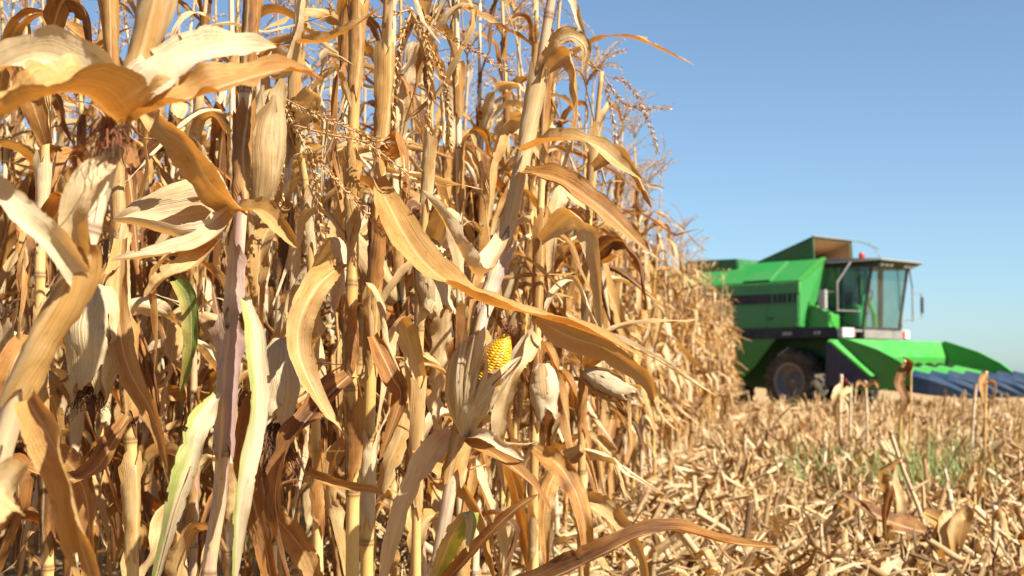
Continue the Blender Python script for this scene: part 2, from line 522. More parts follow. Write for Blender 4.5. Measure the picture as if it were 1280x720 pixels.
M_KERNEL = kernel_material()
M_SILK = plain('dark_silk', (0.10, 0.042, 0.022), 0.7, 0.2, 0, (0.035, 0.014, 0.010), 0.6, 30.0)
M_SILK_RED = plain('russet_silk', (0.20, 0.075, 0.035), 0.7, 0.2, 0, (0.08, 0.03, 0.018), 0.6, 30.0)


def ground_material():
    m, t, out = nodes('stubble_soil')
    h = NT(t)
    co = h.n('ShaderNodeTexCoord').outputs['Object']
    a = h.noise(co, 0.25, 5.0, 0.6)
    b = h.noise(co, 9.0, 6.0, 0.7)
    c = h.noise(h.mapping(co, (14, 60, 1)), 1.0, 3.0, 0.6)
    f = h.math('ADD', h.math('MULTIPLY', b, 0.6), h.math('MULTIPLY', c, 0.4))
    col = h.ramp(f, [(0.30, (0.10, 0.06, 0.032)), (0.45, (0.17, 0.105, 0.050)), (0.58, (0.31, 0.205, 0.10)), (0.72, (0.44, 0.31, 0.16))])
    col = h.mix(h.math('MULTIPLY', a, 0.45), col, (0.40, 0.27, 0.13))
    bs = h.n('ShaderNodeBsdfPrincipled')
    h.link(col, bs.inputs['Base Color'])
    bs.inputs['Roughness'].default_value = 0.95
    bs.inputs['Specular IOR Level'].default_value = 0.1
    bp = h.n('ShaderNodeBump'); bp.inputs['Strength'].default_value = 0.8; bp.inputs['Distance'].default_value = 0.05
    h.link(f, bp.inputs['Height']); h.link(bp.outputs[0], bs.inputs['Normal'])
    h.link(bs.outputs[0], out.inputs[0])
    return m


# ------------------------------------------------------------------ ground
def build_ground():
    # one sheet, fine cells near the camera and coarse ones to the horizon
    g = np.concatenate([-np.geomspace(3000, 14, 16), np.linspace(-12, 18, 101), np.geomspace(20, 3000, 16)])
    gy = np.concatenate([-np.geomspace(400, 5, 8), np.linspace(-4, 44, 161), np.geomspace(46, 4000, 18)])
    X, Y = np.meshgrid(g, gy)
    near = np.exp(-((np.maximum(np.abs(Y - 18) - 24, 0)) / 8) ** 2) * np.exp(-((np.maximum(np.abs(X - 3) - 15, 0)) / 6) ** 2)
    Z = near * (0.020 * np.sin(X * 5.1 + Y * .7) + 0.018 * np.sin(Y * 3.7 + X) + 0.015 * np.sin(X * 2.3 - Y * 1.9)) - 0.02
    V = np.stack([X, Y, Z], -1).reshape(-1, 3)
    me = mesh_from('ground', V, grid_faces(len(gy), len(g)), V[:, :2], None, [ground_material()])
    tag(ob('ground', me), kind='structure')


build_ground()


def x_edge(y):
    return np.interp(y, [0, 2.3, 6.3, 12.3, 20, 30, 45], [-0.45, -0.15, 0.32, 1.42, 2.85, 4.50, 6.9])


# ------------------------------------------------------------------ corn: part libraries
def blade_path(rng, L, a0, a1, bend, bw, side, n):
    s = np.linspace(0, 1, n)
    al = a0 + (a1 - a0) * smooth(bend - bw, bend + bw, s) + 0.22 * wob(rng, n, 2, .6, 2.0) * smooth(0, .3, s)
    az = side * s ** 1.4 + 0.25 * wob(rng, n, 2, .5, 1.6) * smooth(0, .3, s)
    for _ in range(int(rng.integers(0, 4))):        # dry leaves kink where they broke
        k0 = rng.uniform(.15, .95)
        al = al + rng.normal(0, .55) * smooth(k0 - .02, k0 + .02, s)
        az = az + rng.normal(0, .45) * smooth(k0 - .02, k0 + .02, s)
    d = np.stack([np.sin(al) * np.cos(az), np.sin(al) * np.sin(az), np.cos(al)], -1)
    return np.vstack([[0, 0, 0], np.cumsum(d[:-1], axis=0) * L / (n - 1)]), np.array([-np.cos(a0), 0, np.sin(a0)])


def width_profile(n, W, tip=2.0, base=0.45):
    s = np.linspace(0, 1, n)
    return W * (base + (1 - base) * smooth(0, .22, s)) * np.maximum(1 - s ** tip, 0.0) ** 0.75 + 0.0012


def leaf_geo(rng, style, n=46, nc=9, sheath=True, L=None, W=None):
    g = Geo()
    L = L or rng.uniform(.40, .80)
    W = W or rng.uniform(.026, .064)
    if style == 'hang':
        a0, a1, bend, bw = rng.uniform(.35, .9), rng.uniform(2.7, 3.25), rng.uniform(.08, .22), rng.uniform(.07, .16)
    elif style == 'arch':
        a0, a1, bend, bw = rng.uniform(.3, .7), rng.uniform(1.9, 2.7), rng.uniform(.3, .5), rng.uniform(.2, .35)
    elif style == 'out':
        a0, a1, bend, bw = rng.uniform(.6, 1.1), rng.uniform(1.5, 2.1), rng.uniform(.3, .6), rng.uniform(.2, .4)
    elif style == 'shred':
        a0, a1, bend, bw = rng.uniform(.4, 1.4), rng.uniform(2.0, 3.2), rng.uniform(.1, .5), rng.uniform(.1, .3)
        L = rng.uniform(.2, .5); W = rng.uniform(.014, .03)
    else:
        a0, a1, bend, bw = rng.uniform(.12, .4), rng.uniform(.6, 1.7), rng.uniform(.5, .8), rng.uniform(.2, .3)
    Pt, N0 = blade_path(rng, L, a0, a1, bend, bw, rng.uniform(-.9, .9), n)
    Pt = Pt + np.array([.010, 0, 0])
    s = np.linspace(0, 1, n)
    tw = rng.choice([-1, 1]) * rng.uniform(.3, 3.4) * smooth(rng.uniform(.05, .3), rng.uniform(.6, 1.0), s) + .35 * wob(rng, n, 2, 1, 3) * s
    cu = (1.5 * (1 - smooth(0, .25, s)) + rng.uniform(.15, 1.5) + rng.uniform(0, 2.6) * smooth(.45, 1, s) + .7 * wob(rng, n, 2, 1, 3) * smooth(.1, .4, s))
    for _ in range(int(rng.integers(0, 3))):
        k0 = rng.uniform(.15, .95); tw = tw + rng.normal(0, .8) * smooth(k0 - .04, k0 + .04, s)
    cu *= rng.choice([1, 1, 1, -.6])
    V, F, U = ribbon(Pt, width_profile(n, W, rng.uniform(1.5, 3.0)), N0, cu, tw, rng, nc, rng.uniform(.14, .40), rng.uniform(3, 9), rng.uniform(.06, .22), rng.choice([rng.uniform(0, .3), rng.uniform(.3, .9)]), 0, 1.15 if n > 20 else .5, rng.uniform(.3, 1.0) if n > 20 else 0)
    g.add(V, F, U)
    if sheath:
        ns = 16 if n > 20 else 4
        Ls = rng.uniform(.10, .18)
        t = np.linspace(0, 1, ns)
        zs = -Ls + t * (Ls + .014)
        # wraps the stalk, opens and frays towards the collar, ragged where it tore loose below
        wrap = rng.uniform(1.7, 2.9) * (1 - rng.uniform(.1, .6) * t ** 2 - .22 * (1 - smooth(0, .25, t)) + .12 * wob(rng, ns, 3, 1, 5))
        a = np.linspace(-1, 1, nc)[None, :] * wrap[:, None] + .25 * wob(rng, ns, 2, .4, 1.5)[:, None]
        r = (0.0128 + rng.uniform(.001, .006) * t ** 2 + .0016 * wob(rng, ns, 3, 1, 6))[:, None]
        rr = r * (1 + rng.uniform(.05, .6) * np.abs(np.linspace(-1, 1, nc)) ** 4 * (.4 + t[:, None])) + .0006 * rng.normal(0, 1, (ns, nc))
        zz_ = zs[:, None] + .012 * np.sin(np.linspace(-1, 1, nc) * 7 + rng.uniform(0, 6))[None, :] * (1 - t)[:, None] ** 2
        Vs = np.stack([rr * np.cos(a), rr * np.sin(a), zz_], -1).reshape(-1, 3)
        Us = np.stack(np.broadcast_arrays(np.linspace(0, 1, nc)[None, :], zs[:, None] + 3), -1).reshape(-1, 2)
        g.add(Vs, grid_faces(ns, nc), Us)
    return g


def stalk_geo(Pt, r0, r1, node_len=0.165, ns=9, taper=1.0, first=0.0):
    """tube with swollen rings at the nodes; v counts nodes"""
    Pt = np.asarray(Pt, float)
    L = np.concatenate([[0], np.cumsum(np.linalg.norm(np.diff(Pt, axis=0), axis=1))])
    tot = L[-1]
    ts = []
    k = 0
    nn = int(tot / node_len) + 2
    for k in range(nn):
        for f in (-.075, -.03, 0.0, .035, .09, .3, .6):
            ts.append((k + f + first) * node_len)
    ts = np.array(sorted(t for t in ts if 0 <= t < tot) + [tot])
    if ts[0] > 0: ts = np.concatenate([[0], ts])
    C = np.stack([np.interp(ts, L, Pt[:, i]) for i in range(3)], -1)
    v = ts / node_len - first
    fr = np.abs(v - np.round(v))
    R = r0 + (r1 - r0) * (ts / tot) ** taper
    R = R * (1 + .16 * np.exp(-(fr / .035) ** 2))
    g = Geo()
    V, F, U = tube(C, R, ns, v + 7)
    return g.add(V, F, U)


def silk_geo(rng, n=60, L=.07, spread=.02, droop=.9, seg=7):
    g = Geo()
    for _ in range(n):
        a = rng.uniform(0, 6.28)
        d = np.array([math.cos(a) * rng.uniform(.1, .8), math.sin(a) * rng.uniform(.1, .8), 1.0]) * rng.uniform(.5, 1)
        s = np.linspace(0, 1, seg)[:, None]
        p = np.array([math.cos(a), math.sin(a), 0]) * rng.uniform(0, spread)
        Pt = p + d * s * L * rng.uniform(.4, 1.2) + np.stack([wob(rng, seg), wob(rng, seg), wob(rng, seg)], -1) * .010 * s
        V, F, U = ribbon(Pt, np.full(seg, .0011), rng.normal(size=3), np.zeros(seg), np.zeros(seg), rng, 2, 0, 1, 0, 0)
        g.add(V, F, U)
    return g


def husk_geo(rng, L=.21, R=.026, strips=9, flare=.25, nc=7, n=18, open_from=None):
    """overlapping husk leaves on a spindle along +Z; open_from leaves a gap of bare cob there"""
    g = Geo()
    for k in range(strips):
        az = k * 2.399 + rng.uniform(-.2, .2)
        if open_from is not None:
            az = open_from + .75 + (k + .5) / strips * (2 * math.pi - 1.5)
        s = np.linspace(0, 1, n)
        Lk = L * rng.uniform(.9, 1.15)
        prof = R * (np.sin(np.clip(s * .92 + .04, 0, 1) * math.pi) ** .62) * (1 + .10 * rng.uniform(0, 1) + .02 * k / strips)
        prof = prof * (1 - .25 * smooth(.5, 1, s)) + .004
        fl = flare * rng.uniform(-.2, 1) * R * smooth(.78, 1, s) * 2.0
        rad = prof + fl + .0022 * (k % 4)
        Pt = np.stack([rad * math.cos(az), rad * math.sin(az), s * Lk], -1)
        azv = az + .25 * wob(rng, n, 2, .4, 1.2) * s
        Pt = np.stack([rad * np.cos(azv), rad * np.sin(azv), s * Lk], -1)
        W = np.minimum(1.75 * prof + .004, 1.75 * R) * (1 - .75 * smooth(.8, 1.0, s))
        cu = np.clip(W / np.maximum(prof, .006), .2, 2.0)
        Pt = Pt * np.array([1, 1, 1.0]) + np.stack([np.cos(azv), np.sin(azv), 0 * s], -1) * (rng.uniform(0, .016) * smooth(.62, 1, s) ** 2)[:, None]
        V, F, U = ribbon(Pt, W, (-math.cos(az), -math.sin(az), 0), cu, .12 * wob(rng, n), rng, nc, .06, 5, .10, 0, rng.uniform(0, 5), .25, .25)
        g.add(V, F, U, rng.uniform(0, .35))
    return g


def cob_geo(L=.17, R=.0225, rows=16, per=34, ns=6):
    nu, nv = rows * ns, per * ns
    u = np.arange(nu + 1) / ns
    v = np.arange(nv + 1) / ns
    Ug, Vg = np.meshgrid(u, v)
    fu, fv = np.abs(np.mod(Ug, 1) - .5) * 2, np.abs(np.mod(Vg + .5 * (np.floor(Ug) % 2), 1) - .5) * 2
    bump = np.sqrt(np.clip(1 - fu ** 4, 0, 1)) * np.sqrt(np.clip(1 - fv ** 4, 0, 1))
    t = Vg / per
    prof = R * np.clip(1 - np.clip((t - .45) / .58, 0, 1) ** 2.2, .05, 1) * np.clip(.8 + t * 1.5, 0, 1)
    rad = prof * (1 + .10 * (bump - 1) + .015 * np.sin(Ug * 2.1 + Vg * 1.3))
    a = Ug / rows * 2 * math.pi + .25 * t
    V = np.stack([rad * np.cos(a), rad * np.sin(a), t * L], -1).reshape(-1, 3)
    UV = np.stack([Ug + 1e-4, Vg + .5 * (np.floor(Ug) % 2)], -1).reshape(-1, 2)
    return Geo().add(V, grid_faces(nv + 1, nu + 1), UV)


def tassel_branch(g, rng, Pt, dens=.0075, size=.012):
    n = len(Pt)
    V, F, U = tube(Pt, np.linspace(.0020, .0009, n), 4, None, False)
    g.add(V, F, U, .2)
    L = np.concatenate([[0], np.cumsum(np.linalg.norm(np.diff(Pt, axis=0), axis=1))])
    T, N, B = frames(Pt, (1, .2, .1))
    ts = np.arange(L[-1] * .12, L[-1], dens)
    for q, t in enumerate(ts):
        i = min(int(np.searchsorted(L, t)), n - 1)
        c = np.array([np.interp(t, L, Pt[:, k]) for k in range(3)])
        for side in (0, 1):
            a = q * 2.1 + side * math.pi + rng.uniform(-.5, .5)
            o = N[i] * math.cos(a) + B[i] * math.sin(a)
            d = T[i] * .85 + o * rng.uniform(.35, .75)
            w = np.cross(d, o); w /= np.linalg.norm(w) + 1e-9
            l = size * rng.uniform(.7, 1.2)
            hw = .0030
            b = c + o * .0015
            Vq = np.array([b, b + d * l * .45 + w * hw + o * .0015, b + d * l, b + d * l * .45 - w * hw + o * .0015])
            g.add(Vq, [[0, 1, 2, 3]], [[0, 0], [.4, .3], [.5, 1], [.6, .3]], rng.uniform(0, .5))


def tassel_geo(rng, nb=9, dens=.009):
    g = Geo()
    n = 12
    def br(base, az, a0, a1, L):
        s = np.linspace(0, 1, n)
        al = a0 + (a1 - a0) * s ** 1.3
        azs = az + .3 * wob(rng, n, 2, .3, 1.2)
        d = np.stack([np.sin(al) * np.cos(azs), np.sin(al) * np.sin(azs), np.cos(al)], -1)
        return base + np.vstack([[0, 0, 0], np.cumsum(d[:-1], axis=0) * L / (n - 1)])
    stem = br(np.zeros(3), rng.uniform(0, 6), .02, .25, .14)
    V, F, U = tube(stem, np.linspace(.0042, .0025, n), 5, None, False)
    g.add(V, F, U, .1)
    tassel_branch(g, rng, br(stem[-1], rng.uniform(0, 6), .1, rng.uniform(.5, 1.6), rng.uniform(.22, .3)), dens)
    for k in range(nb):
        i = int(rng.uniform(.35, 1) * (n - 1))
        tassel_branch(g, rng, br(stem[i], k * 2.4 + rng.uniform(-.4, .4), rng.uniform(.3, .8), rng.uniform(1.0, 2.7), rng.uniform(.14, .26)), dens)
    return g


r_ = np.random.default_rng(5)
STYLES = ['hang'] * 4 + ['arch'] * 3 + ['out'] * 2 + ['up'] * 2
LEAF_LIB = {st: [] for st in set(STYLES)}
for st, cnt in (('hang', 24), ('arch', 14), ('out', 8), ('up', 10)):
    for k in range(cnt):
        mt = [M_LEAF, M_LEAF_PALE, M_LEAF, M_LEAF_RUST, M_LEAF_GOLD][k % 5]
        LEAF_LIB[st].append(leaf_geo(r_, st).mesh('corn_leaf', [mt]))
LEAF_LIB['shred'] = [leaf_geo(r_, ['hang', 'arch', 'hang', 'out'][k % 4], 30, 5, False, r_.uniform(.15, .5), r_.uniform(.006, .026)).mesh('leaf_shred', [[M_LEAF, M_LEAF_GOLD, M_LEAF_PALE][k % 3]]) for k in range(12)]
SCRAP_LIB = [leaf_geo(r_, 'hang', 16, 5, True, r_.uniform(.12, .34), r_.uniform(.025, .05)).mesh('leaf_scrap', [M_LEAF if k % 2 else M_STUBBLE]) for k in range(10)]

STALK_LIB = []          # (mesh, node points, tip point)
for k in range(10):
    n = 30
    Hs = 1.0 + 0.0 * k
    H = r_.uniform(1.90, 2.22)
    s = np.linspace(0, 1, n)
    Pt = np.stack([.06 * wob(r_, n, 2, .2, .9) * s, .06 * wob(r_, n, 2, .2, .9) * s, s * H], -1)
    nl = r_.uniform(.155, .185)
    zz = (np.arange(40) % 2 - .5)
    gs = stalk_geo(Pt, r_.uniform(.0115, .0145), .0042, nl)
    me = gs.mesh('corn_stalk', [[M_STALK, M_STALK_YELLOW, M_STALK, M_STALK_PALE, M_STALK_PURPLE][k % 5]])
    zs = np.arange(1, int(H / nl)) * nl
    nodes_ = np.stack([np.interp(zs, Pt[:, 2], Pt[:, 0]), np.interp(zs, Pt[:, 2], Pt[:, 1]), zs], -1)
    STALK_LIB.append((me, nodes_, Pt[-1]))
EAR_LIB = []
for k in range(6):
    Lk = r_.uniform(.18, .23)
    h_ = husk_geo(r_, Lk, r_.uniform(.023, .028), 9, r_.uniform(.1, .9)).mesh('husk', [M_HUSK])
    s_ = silk_geo(r_, 34, .055).mesh('silk', [M_SILK])
    EAR_LIB.append((h_, s_, Lk))
TASSEL_LIB = [tassel_geo(r_, int(r_.integers(6, 11))).mesh('tassel', [M_TASSEL]) for _ in range(7)]
FOL_LIB = []


def plan_leaves(rng, nodes_, far=False):
    """which leaf style sits at which node"""
    out = []
    az = rng.uniform(0, 6.28)
    for i in range(2, len(nodes_)):
        az += math.pi
        f = i / len(nodes_)
        if f < .25 and rng.random() < .25: continue
        if f > .82 and rng.random() < .12: continue
        st = rng.choice(['hang', 'arch', 'out', 'up'], p=[.72, .18, .07, .03] if f < .55 else ([.48, .30, .10, .12] if f < .8 else [.30, .34, .12, .24]))
        if far and st == 'out' or (far and rng.random() < .45): st = 'hang'
        for _ in range(2):
            if f >= .72 and rng.random() < .4: out.append((i, 'shred' if rng.random() < .5 else 'arch', rng.uniform(0, 6.28), rng.uniform(.4, .75)))
            if f < .72 and rng.random() < .42: out.append((i, 'hang' if rng.random() < .6 else 'arch', rng.uniform(0, 6.28), rng.uniform(.55, 1.0)))
        out.append((i, str(st), az + rng.normal(0, .45), rng.uniform(.75, 1.12) * (1.0 if f < .75 else rng.uniform(.55, .85))))
        for _ in range(int(rng.integers(0, 3)) if f < .85 else 0):
            out.append((i, 'shred', rng.uniform(0, 6.28), rng.uniform(.7, 1.2)))
    return out


for k in range(9):
    me, nd, tp = STALK_LIB[k % len(STALK_LIB)]
    g = Geo()
    for i, st, az, sc in plan_leaves(r_, nd, True):
        lg = leaf_geo(r_, st, 18, 4, st != 'shred')
        M = np.array(Matrix.Translation(nd[i]) @ Matrix.Rotation(az, 4, 'Z') @ Matrix.Scale(sc, 4))
        g.add_geo(lg, M, r_.uniform(0, 1))
    FOL_LIB.append((k % len(STALK_LIB), g, g.mesh('foliage', [M_LEAF])))


def add_ear(rng, parent, pos, az, tilt, scale=1.0):
    h_, s_, Lk = EAR_LIB[int(rng.integers(len(EAR_LIB)))]
    d = Vector((math.sin(tilt) * math.cos(az), math.sin(tilt) * math.sin(az), math.cos(tilt)))
    q = d.to_track_quat('Z', 'X').to_euler()
    e = ob('ear', h_, parent, Vector(pos) + Vector((math.cos(az), math.sin(az), 0)) * .018, q, scale)
    ob('silk', s_, e, (0, 0, Lk * .96))
    return e


def corn_plant(rng, x, y, full, label, group, far=False):
    root = thing('corn_plant', label, 'corn plant', (x, y, -.01), (rng.normal(0, .045), rng.normal(0, .045), rng.uniform(0, 6.28)), group)
    sc = rng.uniform(.93, 1.09)
    if full:
        me, nd, tp = STALK_LIB[int(rng.integers(len(STALK_LIB)))]
        ob('stalk', me, root, scale=(1, 1, sc))
        for i, st, az, s in plan_leaves(rng, nd):
            lib = LEAF_LIB[st]
            p = nd[i].copy(); p[2] *= sc
            ob('leaf', lib[int(rng.integers(len(lib)))], root, p, (0, 0, az), s)
    else:
        ki, g, fm = FOL_LIB[int(rng.integers(len(FOL_LIB)))]
        me, nd, tp = STALK_LIB[ki]
        ob('stalk', me, root, scale=(1, 1, sc))
        ob('foliage', fm, root, scale=(1, 1, sc))
    i = int(np.argmin(np.abs(nd[:, 2] - rng.uniform(.85, 1.15))))
    p = nd[i].copy(); p[2] *= sc
    if rng.random() < .8:
        add_ear(rng, root, p, rng.uniform(0, 6.28), rng.choice([rng.uniform(.2, .7), rng.uniform(2.2, 2.9)]), rng.uniform(.85, 1.05))
    t = tp.copy(); t[2] *= sc
    if rng.random() < .85:
        ob('tassel', TASSEL_LIB[int(rng.integers(len(TASSEL_LIB)))], root, t, (0, 0, rng.uniform(0, 6.28)), rng.uniform(.85, 1.15))
    return root


# ------------------------------------------------------------------ corn: the standing crop
cand = []
rr = np.random.default_rng(21)
for k in range(16):
    q0 = k * .46 + .12
    y = 1.4
    while y < 36:
        y += .20 + rr.normal(0, .02)
        x = float(x_edge(y)) - q0 + min(rr.normal(0, .07 + (.010 * max(y - 8, 0) if k < 2 else 0)), .12)
        yy = y + rr.normal(0, .05)
        if x < -.37 * yy - .45 or yy < 2.85: continue
        if k == 0 and yy < 3.2: continue
        if yy > 31 and k > 5: continue
        cand.append((yy + 2.2 * q0, x, yy, k))
cand.sort()
N_SINGLE = 270
groups_count = {}
for m, x, y, k in cand[:N_SINGLE]:
    if k == 0:
        band = 0 if y < 6 else 1 if y < 12 else 2
        label = ['dry tan corn plant on the outer edge just past the bare yellow cob',
                 'dry tan corn plant on the crop edge where the skyline slopes down',
                 'small distant dry corn plant on the crop edge before the green combine'][band]
        grp = ['edge corn plants just past the bare cob', 'edge corn plants under the sloping skyline', 'edge corn plants near the combine'][band]
    elif k <= 2:
        band = 0 if y < 6 else 1
        label = ['dry corn plant standing close behind the first plants of the crop',
                 'dry corn plant a row or two inside the sloping edge of the crop'][band]
        grp = ['corn plants close behind the first ones', 'corn plants just inside the far crop edge'][band]
    else:
        label = 'dry corn plant deep inside the crop, glimpsed between nearer stalks'
        grp = 'corn plants deep inside the crop'
    corn_plant(rr, x, y, y < 7.5, label, grp)

g_rest = Geo()
LOW = []
for k in range(6):
    me, nd, tp = STALK_LIB[k]
    g = Geo()
    for i, st, az, sc in plan_leaves(r_, nd, True):
        g.add_geo(leaf_geo(r_, st, 9, 3, False), np.array(Matrix.Translation(nd[i]) @ Matrix.Rotation(az, 4, 'Z') @ Matrix.Scale(sc, 4)), r_.uniform(0, 1))
    s = np.linspace(0, 1, 6)
    V, F, U = tube(np.stack([s * tp[0], s * tp[1], s * tp[2]], -1), np.linspace(.013, .004, 6), 5, None, False)
    g.add(V, F, U, .35)
    # a few thin tassel branches
    for b in range(7):
        a = r_.uniform(0, 6.28); t8 = np.linspace(0, 1, 6)
        Pt = tp + np.stack([np.cos(a) * t8 ** 1.2 * .13, np.sin(a) * t8 ** 1.2 * .13, .12 + .22 * t8 - .16 * t8 ** 2 - .12 * (1 - t8)], -1)
        V, F, U = ribbon(Pt, np.full(6, .005), (1, 0, .3), np.zeros(6), np.linspace(0, 4, 6), r_, 2, 0, 1, 0, 0)
        g.add(V, F, U, .5)
    LOW.append(g)
for m, x, y, k in cand[N_SINGLE:]:
    M = Matrix.Translation((x, y, 0)) @ Matrix.Rotation(rr.uniform(0, 6.28), 4, 'Z') @ Matrix.Rotation(rr.normal(0, .05), 4, 'X') @ Matrix.Scale(rr.uniform(.95, 1.1), 4)
    g_rest.add_geo(LOW[int(rr.integers(len(LOW)))], np.array(M), rr.uniform(0, 1))
tag(ob('standing_corn', g_rest.mesh('standing_corn', [M_LEAF])), 'mass of dry standing corn behind the nearer plants', 'corn crop', None, 'stuff')
print('corn plants', len(cand), 'singles', N_SINGLE)


# ------------------------------------------------------------------ corn: the plants at the front of the picture
hr = np.random.default_rng(77)


class Hero:
    def __init__(self, label, path, r0, r1, mat, node_len=.17, first=.3):
        """path: (px, py, d) rows from low to high; continued down to the soil"""
        pts = [P(*p) for p in path]
        lo, nx = pts[0], pts[1]
        base = np.array([lo[0] + (lo[0] - nx[0]) * .8, lo[1] + .02, 0.0])
        pts = [base] + pts
        self.base = base
        self.root = thing('corn_plant', label, 'corn plant', base, (0, 0, 0), 'corn plants at the front of the crop')
        Pt = catmull(np.array(pts) - base, 60)
        self.curve = Pt
        ob('stalk', stalk_geo(Pt, r0, r1, node_len, 12, 1.0, first).mesh('corn_stalk', [mat]), self.root)

    def leaf(self, pts, w, mat=None, nrm=(0, -1, .25), curl=(.9, .5, 1.6), twist=(0, 0), wave=.14, freq=5, rag=.07, fold=.12, tip=2.4, base=.5, n=76, nc=9, label=None, name='leaf'):
        """pts: (px, py, d) along the blade; w in metres"""
        Pt = catmull([P(*p) for p in pts], n) - self.base
        s = np.linspace(0, 1, n)
        cu = np.interp(s, np.linspace(0, 1, len(curl)), curl) + .35 * wob(hr, n, 2, 1, 3)
        tw = np.interp(s, np.linspace(0, 1, len(twist)), twist) + .2 * wob(hr, n, 2, .6, 2.5)
        for _ in range(int(hr.integers(0, 3)) if name == 'leaf' else 0):
            k0 = hr.uniform(.2, .9); tw = tw + hr.normal(0, .35) * smooth(k0 - .03, k0 + .03, s); cu = cu + hr.normal(0, .8) * np.exp(-((s - k0) / .06) ** 2)
        V, F, U = ribbon(Pt, width_profile(n, w * (.92 if name == 'leaf' else 1), tip, base), nrm, cu, tw, hr, nc + 2, wave * 1.25, freq * .95, rag * 1.2, fold + hr.uniform(0, .3), hr.uniform(0, 5), .65 if name == 'leaf' else .4, .22 if name == 'leaf' else .1)
        o = ob(name, Geo().add(V, F, U).mesh('leaf', [mat or M_LEAF]), self.root)
        if label: o['label'] = label
        return o

    def sheath(self, a, b, r, mat, open_=2.6, face=0.0):
        """leaf sheath wrapped round a stretch of the stalk, a..b are fractions of the stalk curve"""
        n = 22
        i = np.linspace(a, b, n) * (len(self.curve) - 1)
        Pt = np.stack([np.interp(i, np.arange(len(self.curve)), self.curve[:, k]) for k in range(3)], -1)
        s = np.linspace(0, 1, n)
        nc = 13
        T, N, B = frames(Pt, (math.sin(face), math.cos(face), 0))
        uu = np.linspace(-1, 1, nc)
        opn = open_ * (1 - hr.uniform(.15, .55) * s ** 2 - .35 * (1 - smooth(0, .2, s)) + .10 * wob(hr, n, 3, 1, 5))
        ang = uu[None, :] * opn[:, None] + .3 * wob(hr, n, 2, .4, 1.4)[:, None]
        R = r * (1 + .25 * s ** 4 + .06 * wob(hr, n)) [:, None] * (1 + hr.uniform(.1, .5) * np.abs(uu)[None, :] ** 4 * (.4 + 1.0 * s[:, None])) + .0006 * hr.normal(0, 1, (n, nc))
        V = Pt[:, None] - (N[:, None] * np.cos(ang)[..., None] + B[:, None] * np.sin(ang)[..., None]) * R[..., None] + T[:, None] * (.014 * np.sin(uu * 7 + hr.uniform(0, 6)))[None, :, None] * ((2 * s - 1) ** 2)[:, None, None]
        U = np.stack(np.broadcast_arrays(np.linspace(0, 1, nc)[None, :], s[:, None] * .2 + hr.uniform(0, 9)), -1)
        return ob('leaf_sheath', Geo().add(V.reshape(-1, 3), grid_faces(n, nc), U.reshape(-1, 2)).mesh('leaf_sheath', [mat]), self.root)

    def ear(self, a, b, R, strips=9, flare=.3, silk=0, silk_L=.07, mat=None, label=None, open_from=None, silk_mat=None):
        A, Bp = P(*a), P(*b)
        d = Vector(Bp - A); L = d.length
        q = d.to_track_quat('Z', 'Y').to_euler()
        e = ob('ear', husk_geo(hr, L, R, strips, flare, 9, 26, open_from).mesh('husk', [mat or M_HUSK]), self.root, A - self.base, q)
        if silk:
            ob('silk', silk_geo(hr, silk, silk_L, .016, .9, 9).mesh('silk', [silk_mat or M_SILK]), e, (0, 0, L * .95))
        if label: e['label'] = label
        return e

    def tassel(self, paths, dens=.0055, size=.012):
        g = Geo()
        for pth in paths:
            tassel_branch(g, hr, catmull([P(*p) for p in pth], 26) - self.base, dens, size)
        return ob('tassel', g.mesh('tassel', [M_TASSEL]), self.root)


# A: blurred plant leaning in from the left edge
A = Hero('blurred pale corn plant leaning in at the left with a broad level leaf on top',
         [(-40, 800, 1.42), (4, 556, 1.42), (48, 435, 1.42), (92, 352, 1.43), (120, 255, 1.44), (152, 140, 1.44), (184, 45, 1.45), (214, -70, 1.46)], .0135, .010, M_STALK_PALE, .17)
A.sheath(.30, .58, .0150, M_LEAF_PALE, 2.8, .5)
A.sheath(.70, .97, .0125, M_LEAF_PALE, 2.6, -.4)
A.leaf([(152, 150, 1.42), (110, 118, 1.36), (50, 125, 1.32), (-20, 165, 1.30), (-90, 215, 1.30)], .090, M_LEAF_PALE, (-.1, -.75, .65), (1.4, .9, .7), (0, .2), .10, 4, .05, .3, 4.0, .8)
A.leaf([(150, 140, 1.43), (100, 92, 1.44), (40, 75, 1.45), (-30, 105, 1.46), (-80, 140, 1.46)], .060, M_LEAF_PALE, (-.1, -.6, .8), (1.6, 1.0, .8), (0, -.4), .12, 4, .06, .3, 4.0, .8)
A.leaf([(158, 140, 1.43), (205, 92, 1.44), (262, 66, 1.46), (300, 62, 1.50), (345, 58, 1.54)], .055, M_LEAF_PALE, (.1, -.8, .6), (1.4, .7, 1.2), (0, .3), .12, 5, .08, .25, 2.6, .7)
A.leaf([(160, 150, 1.43), (220, 128, 1.42), (290, 105, 1.44), (350, 88, 1.48), (405, 100, 1.52)], .050, M_LEAF_GOLD, (.1, -.8, .6), (1.3, .6, 1.4), (0, -.3), .16, 6, .09, .2, 2.4, .7)
A.leaf([(96, 345, 1.42), (62, 300, 1.38), (20, 262, 1.36), (-30, 215, 1.35), (-90, 180, 1.35)], .034, M_LEAF_PALE, (0, -.9, .4), (2.0, 1.6, 1.2), (0, .7), .1, 4, .06, .1, 3.0, .9)
A.leaf([(104, 330, 1.43), (92, 270, 1.40), (108, 225, 1.40), (130, 205, 1.42), (142, 190, 1.44)], .032, M_LEAF_PALE, (0, -1, .1), (1.8, 1.2, 1.6), (0, .4), .1, 4, .06, .1, 3.0, .8)
A.leaf([(35, 500, 1.38), (70, 560, 1.33), (90, 620, 1.32), (105, 690, 1.33), (135, 790, 1.34)], .048, M_LEAF_GOLD, (0, -1, .1), (1.5, .9, 1.2), (0, .9, -.3), .14, 4, .07, .15, 3.0, .6)
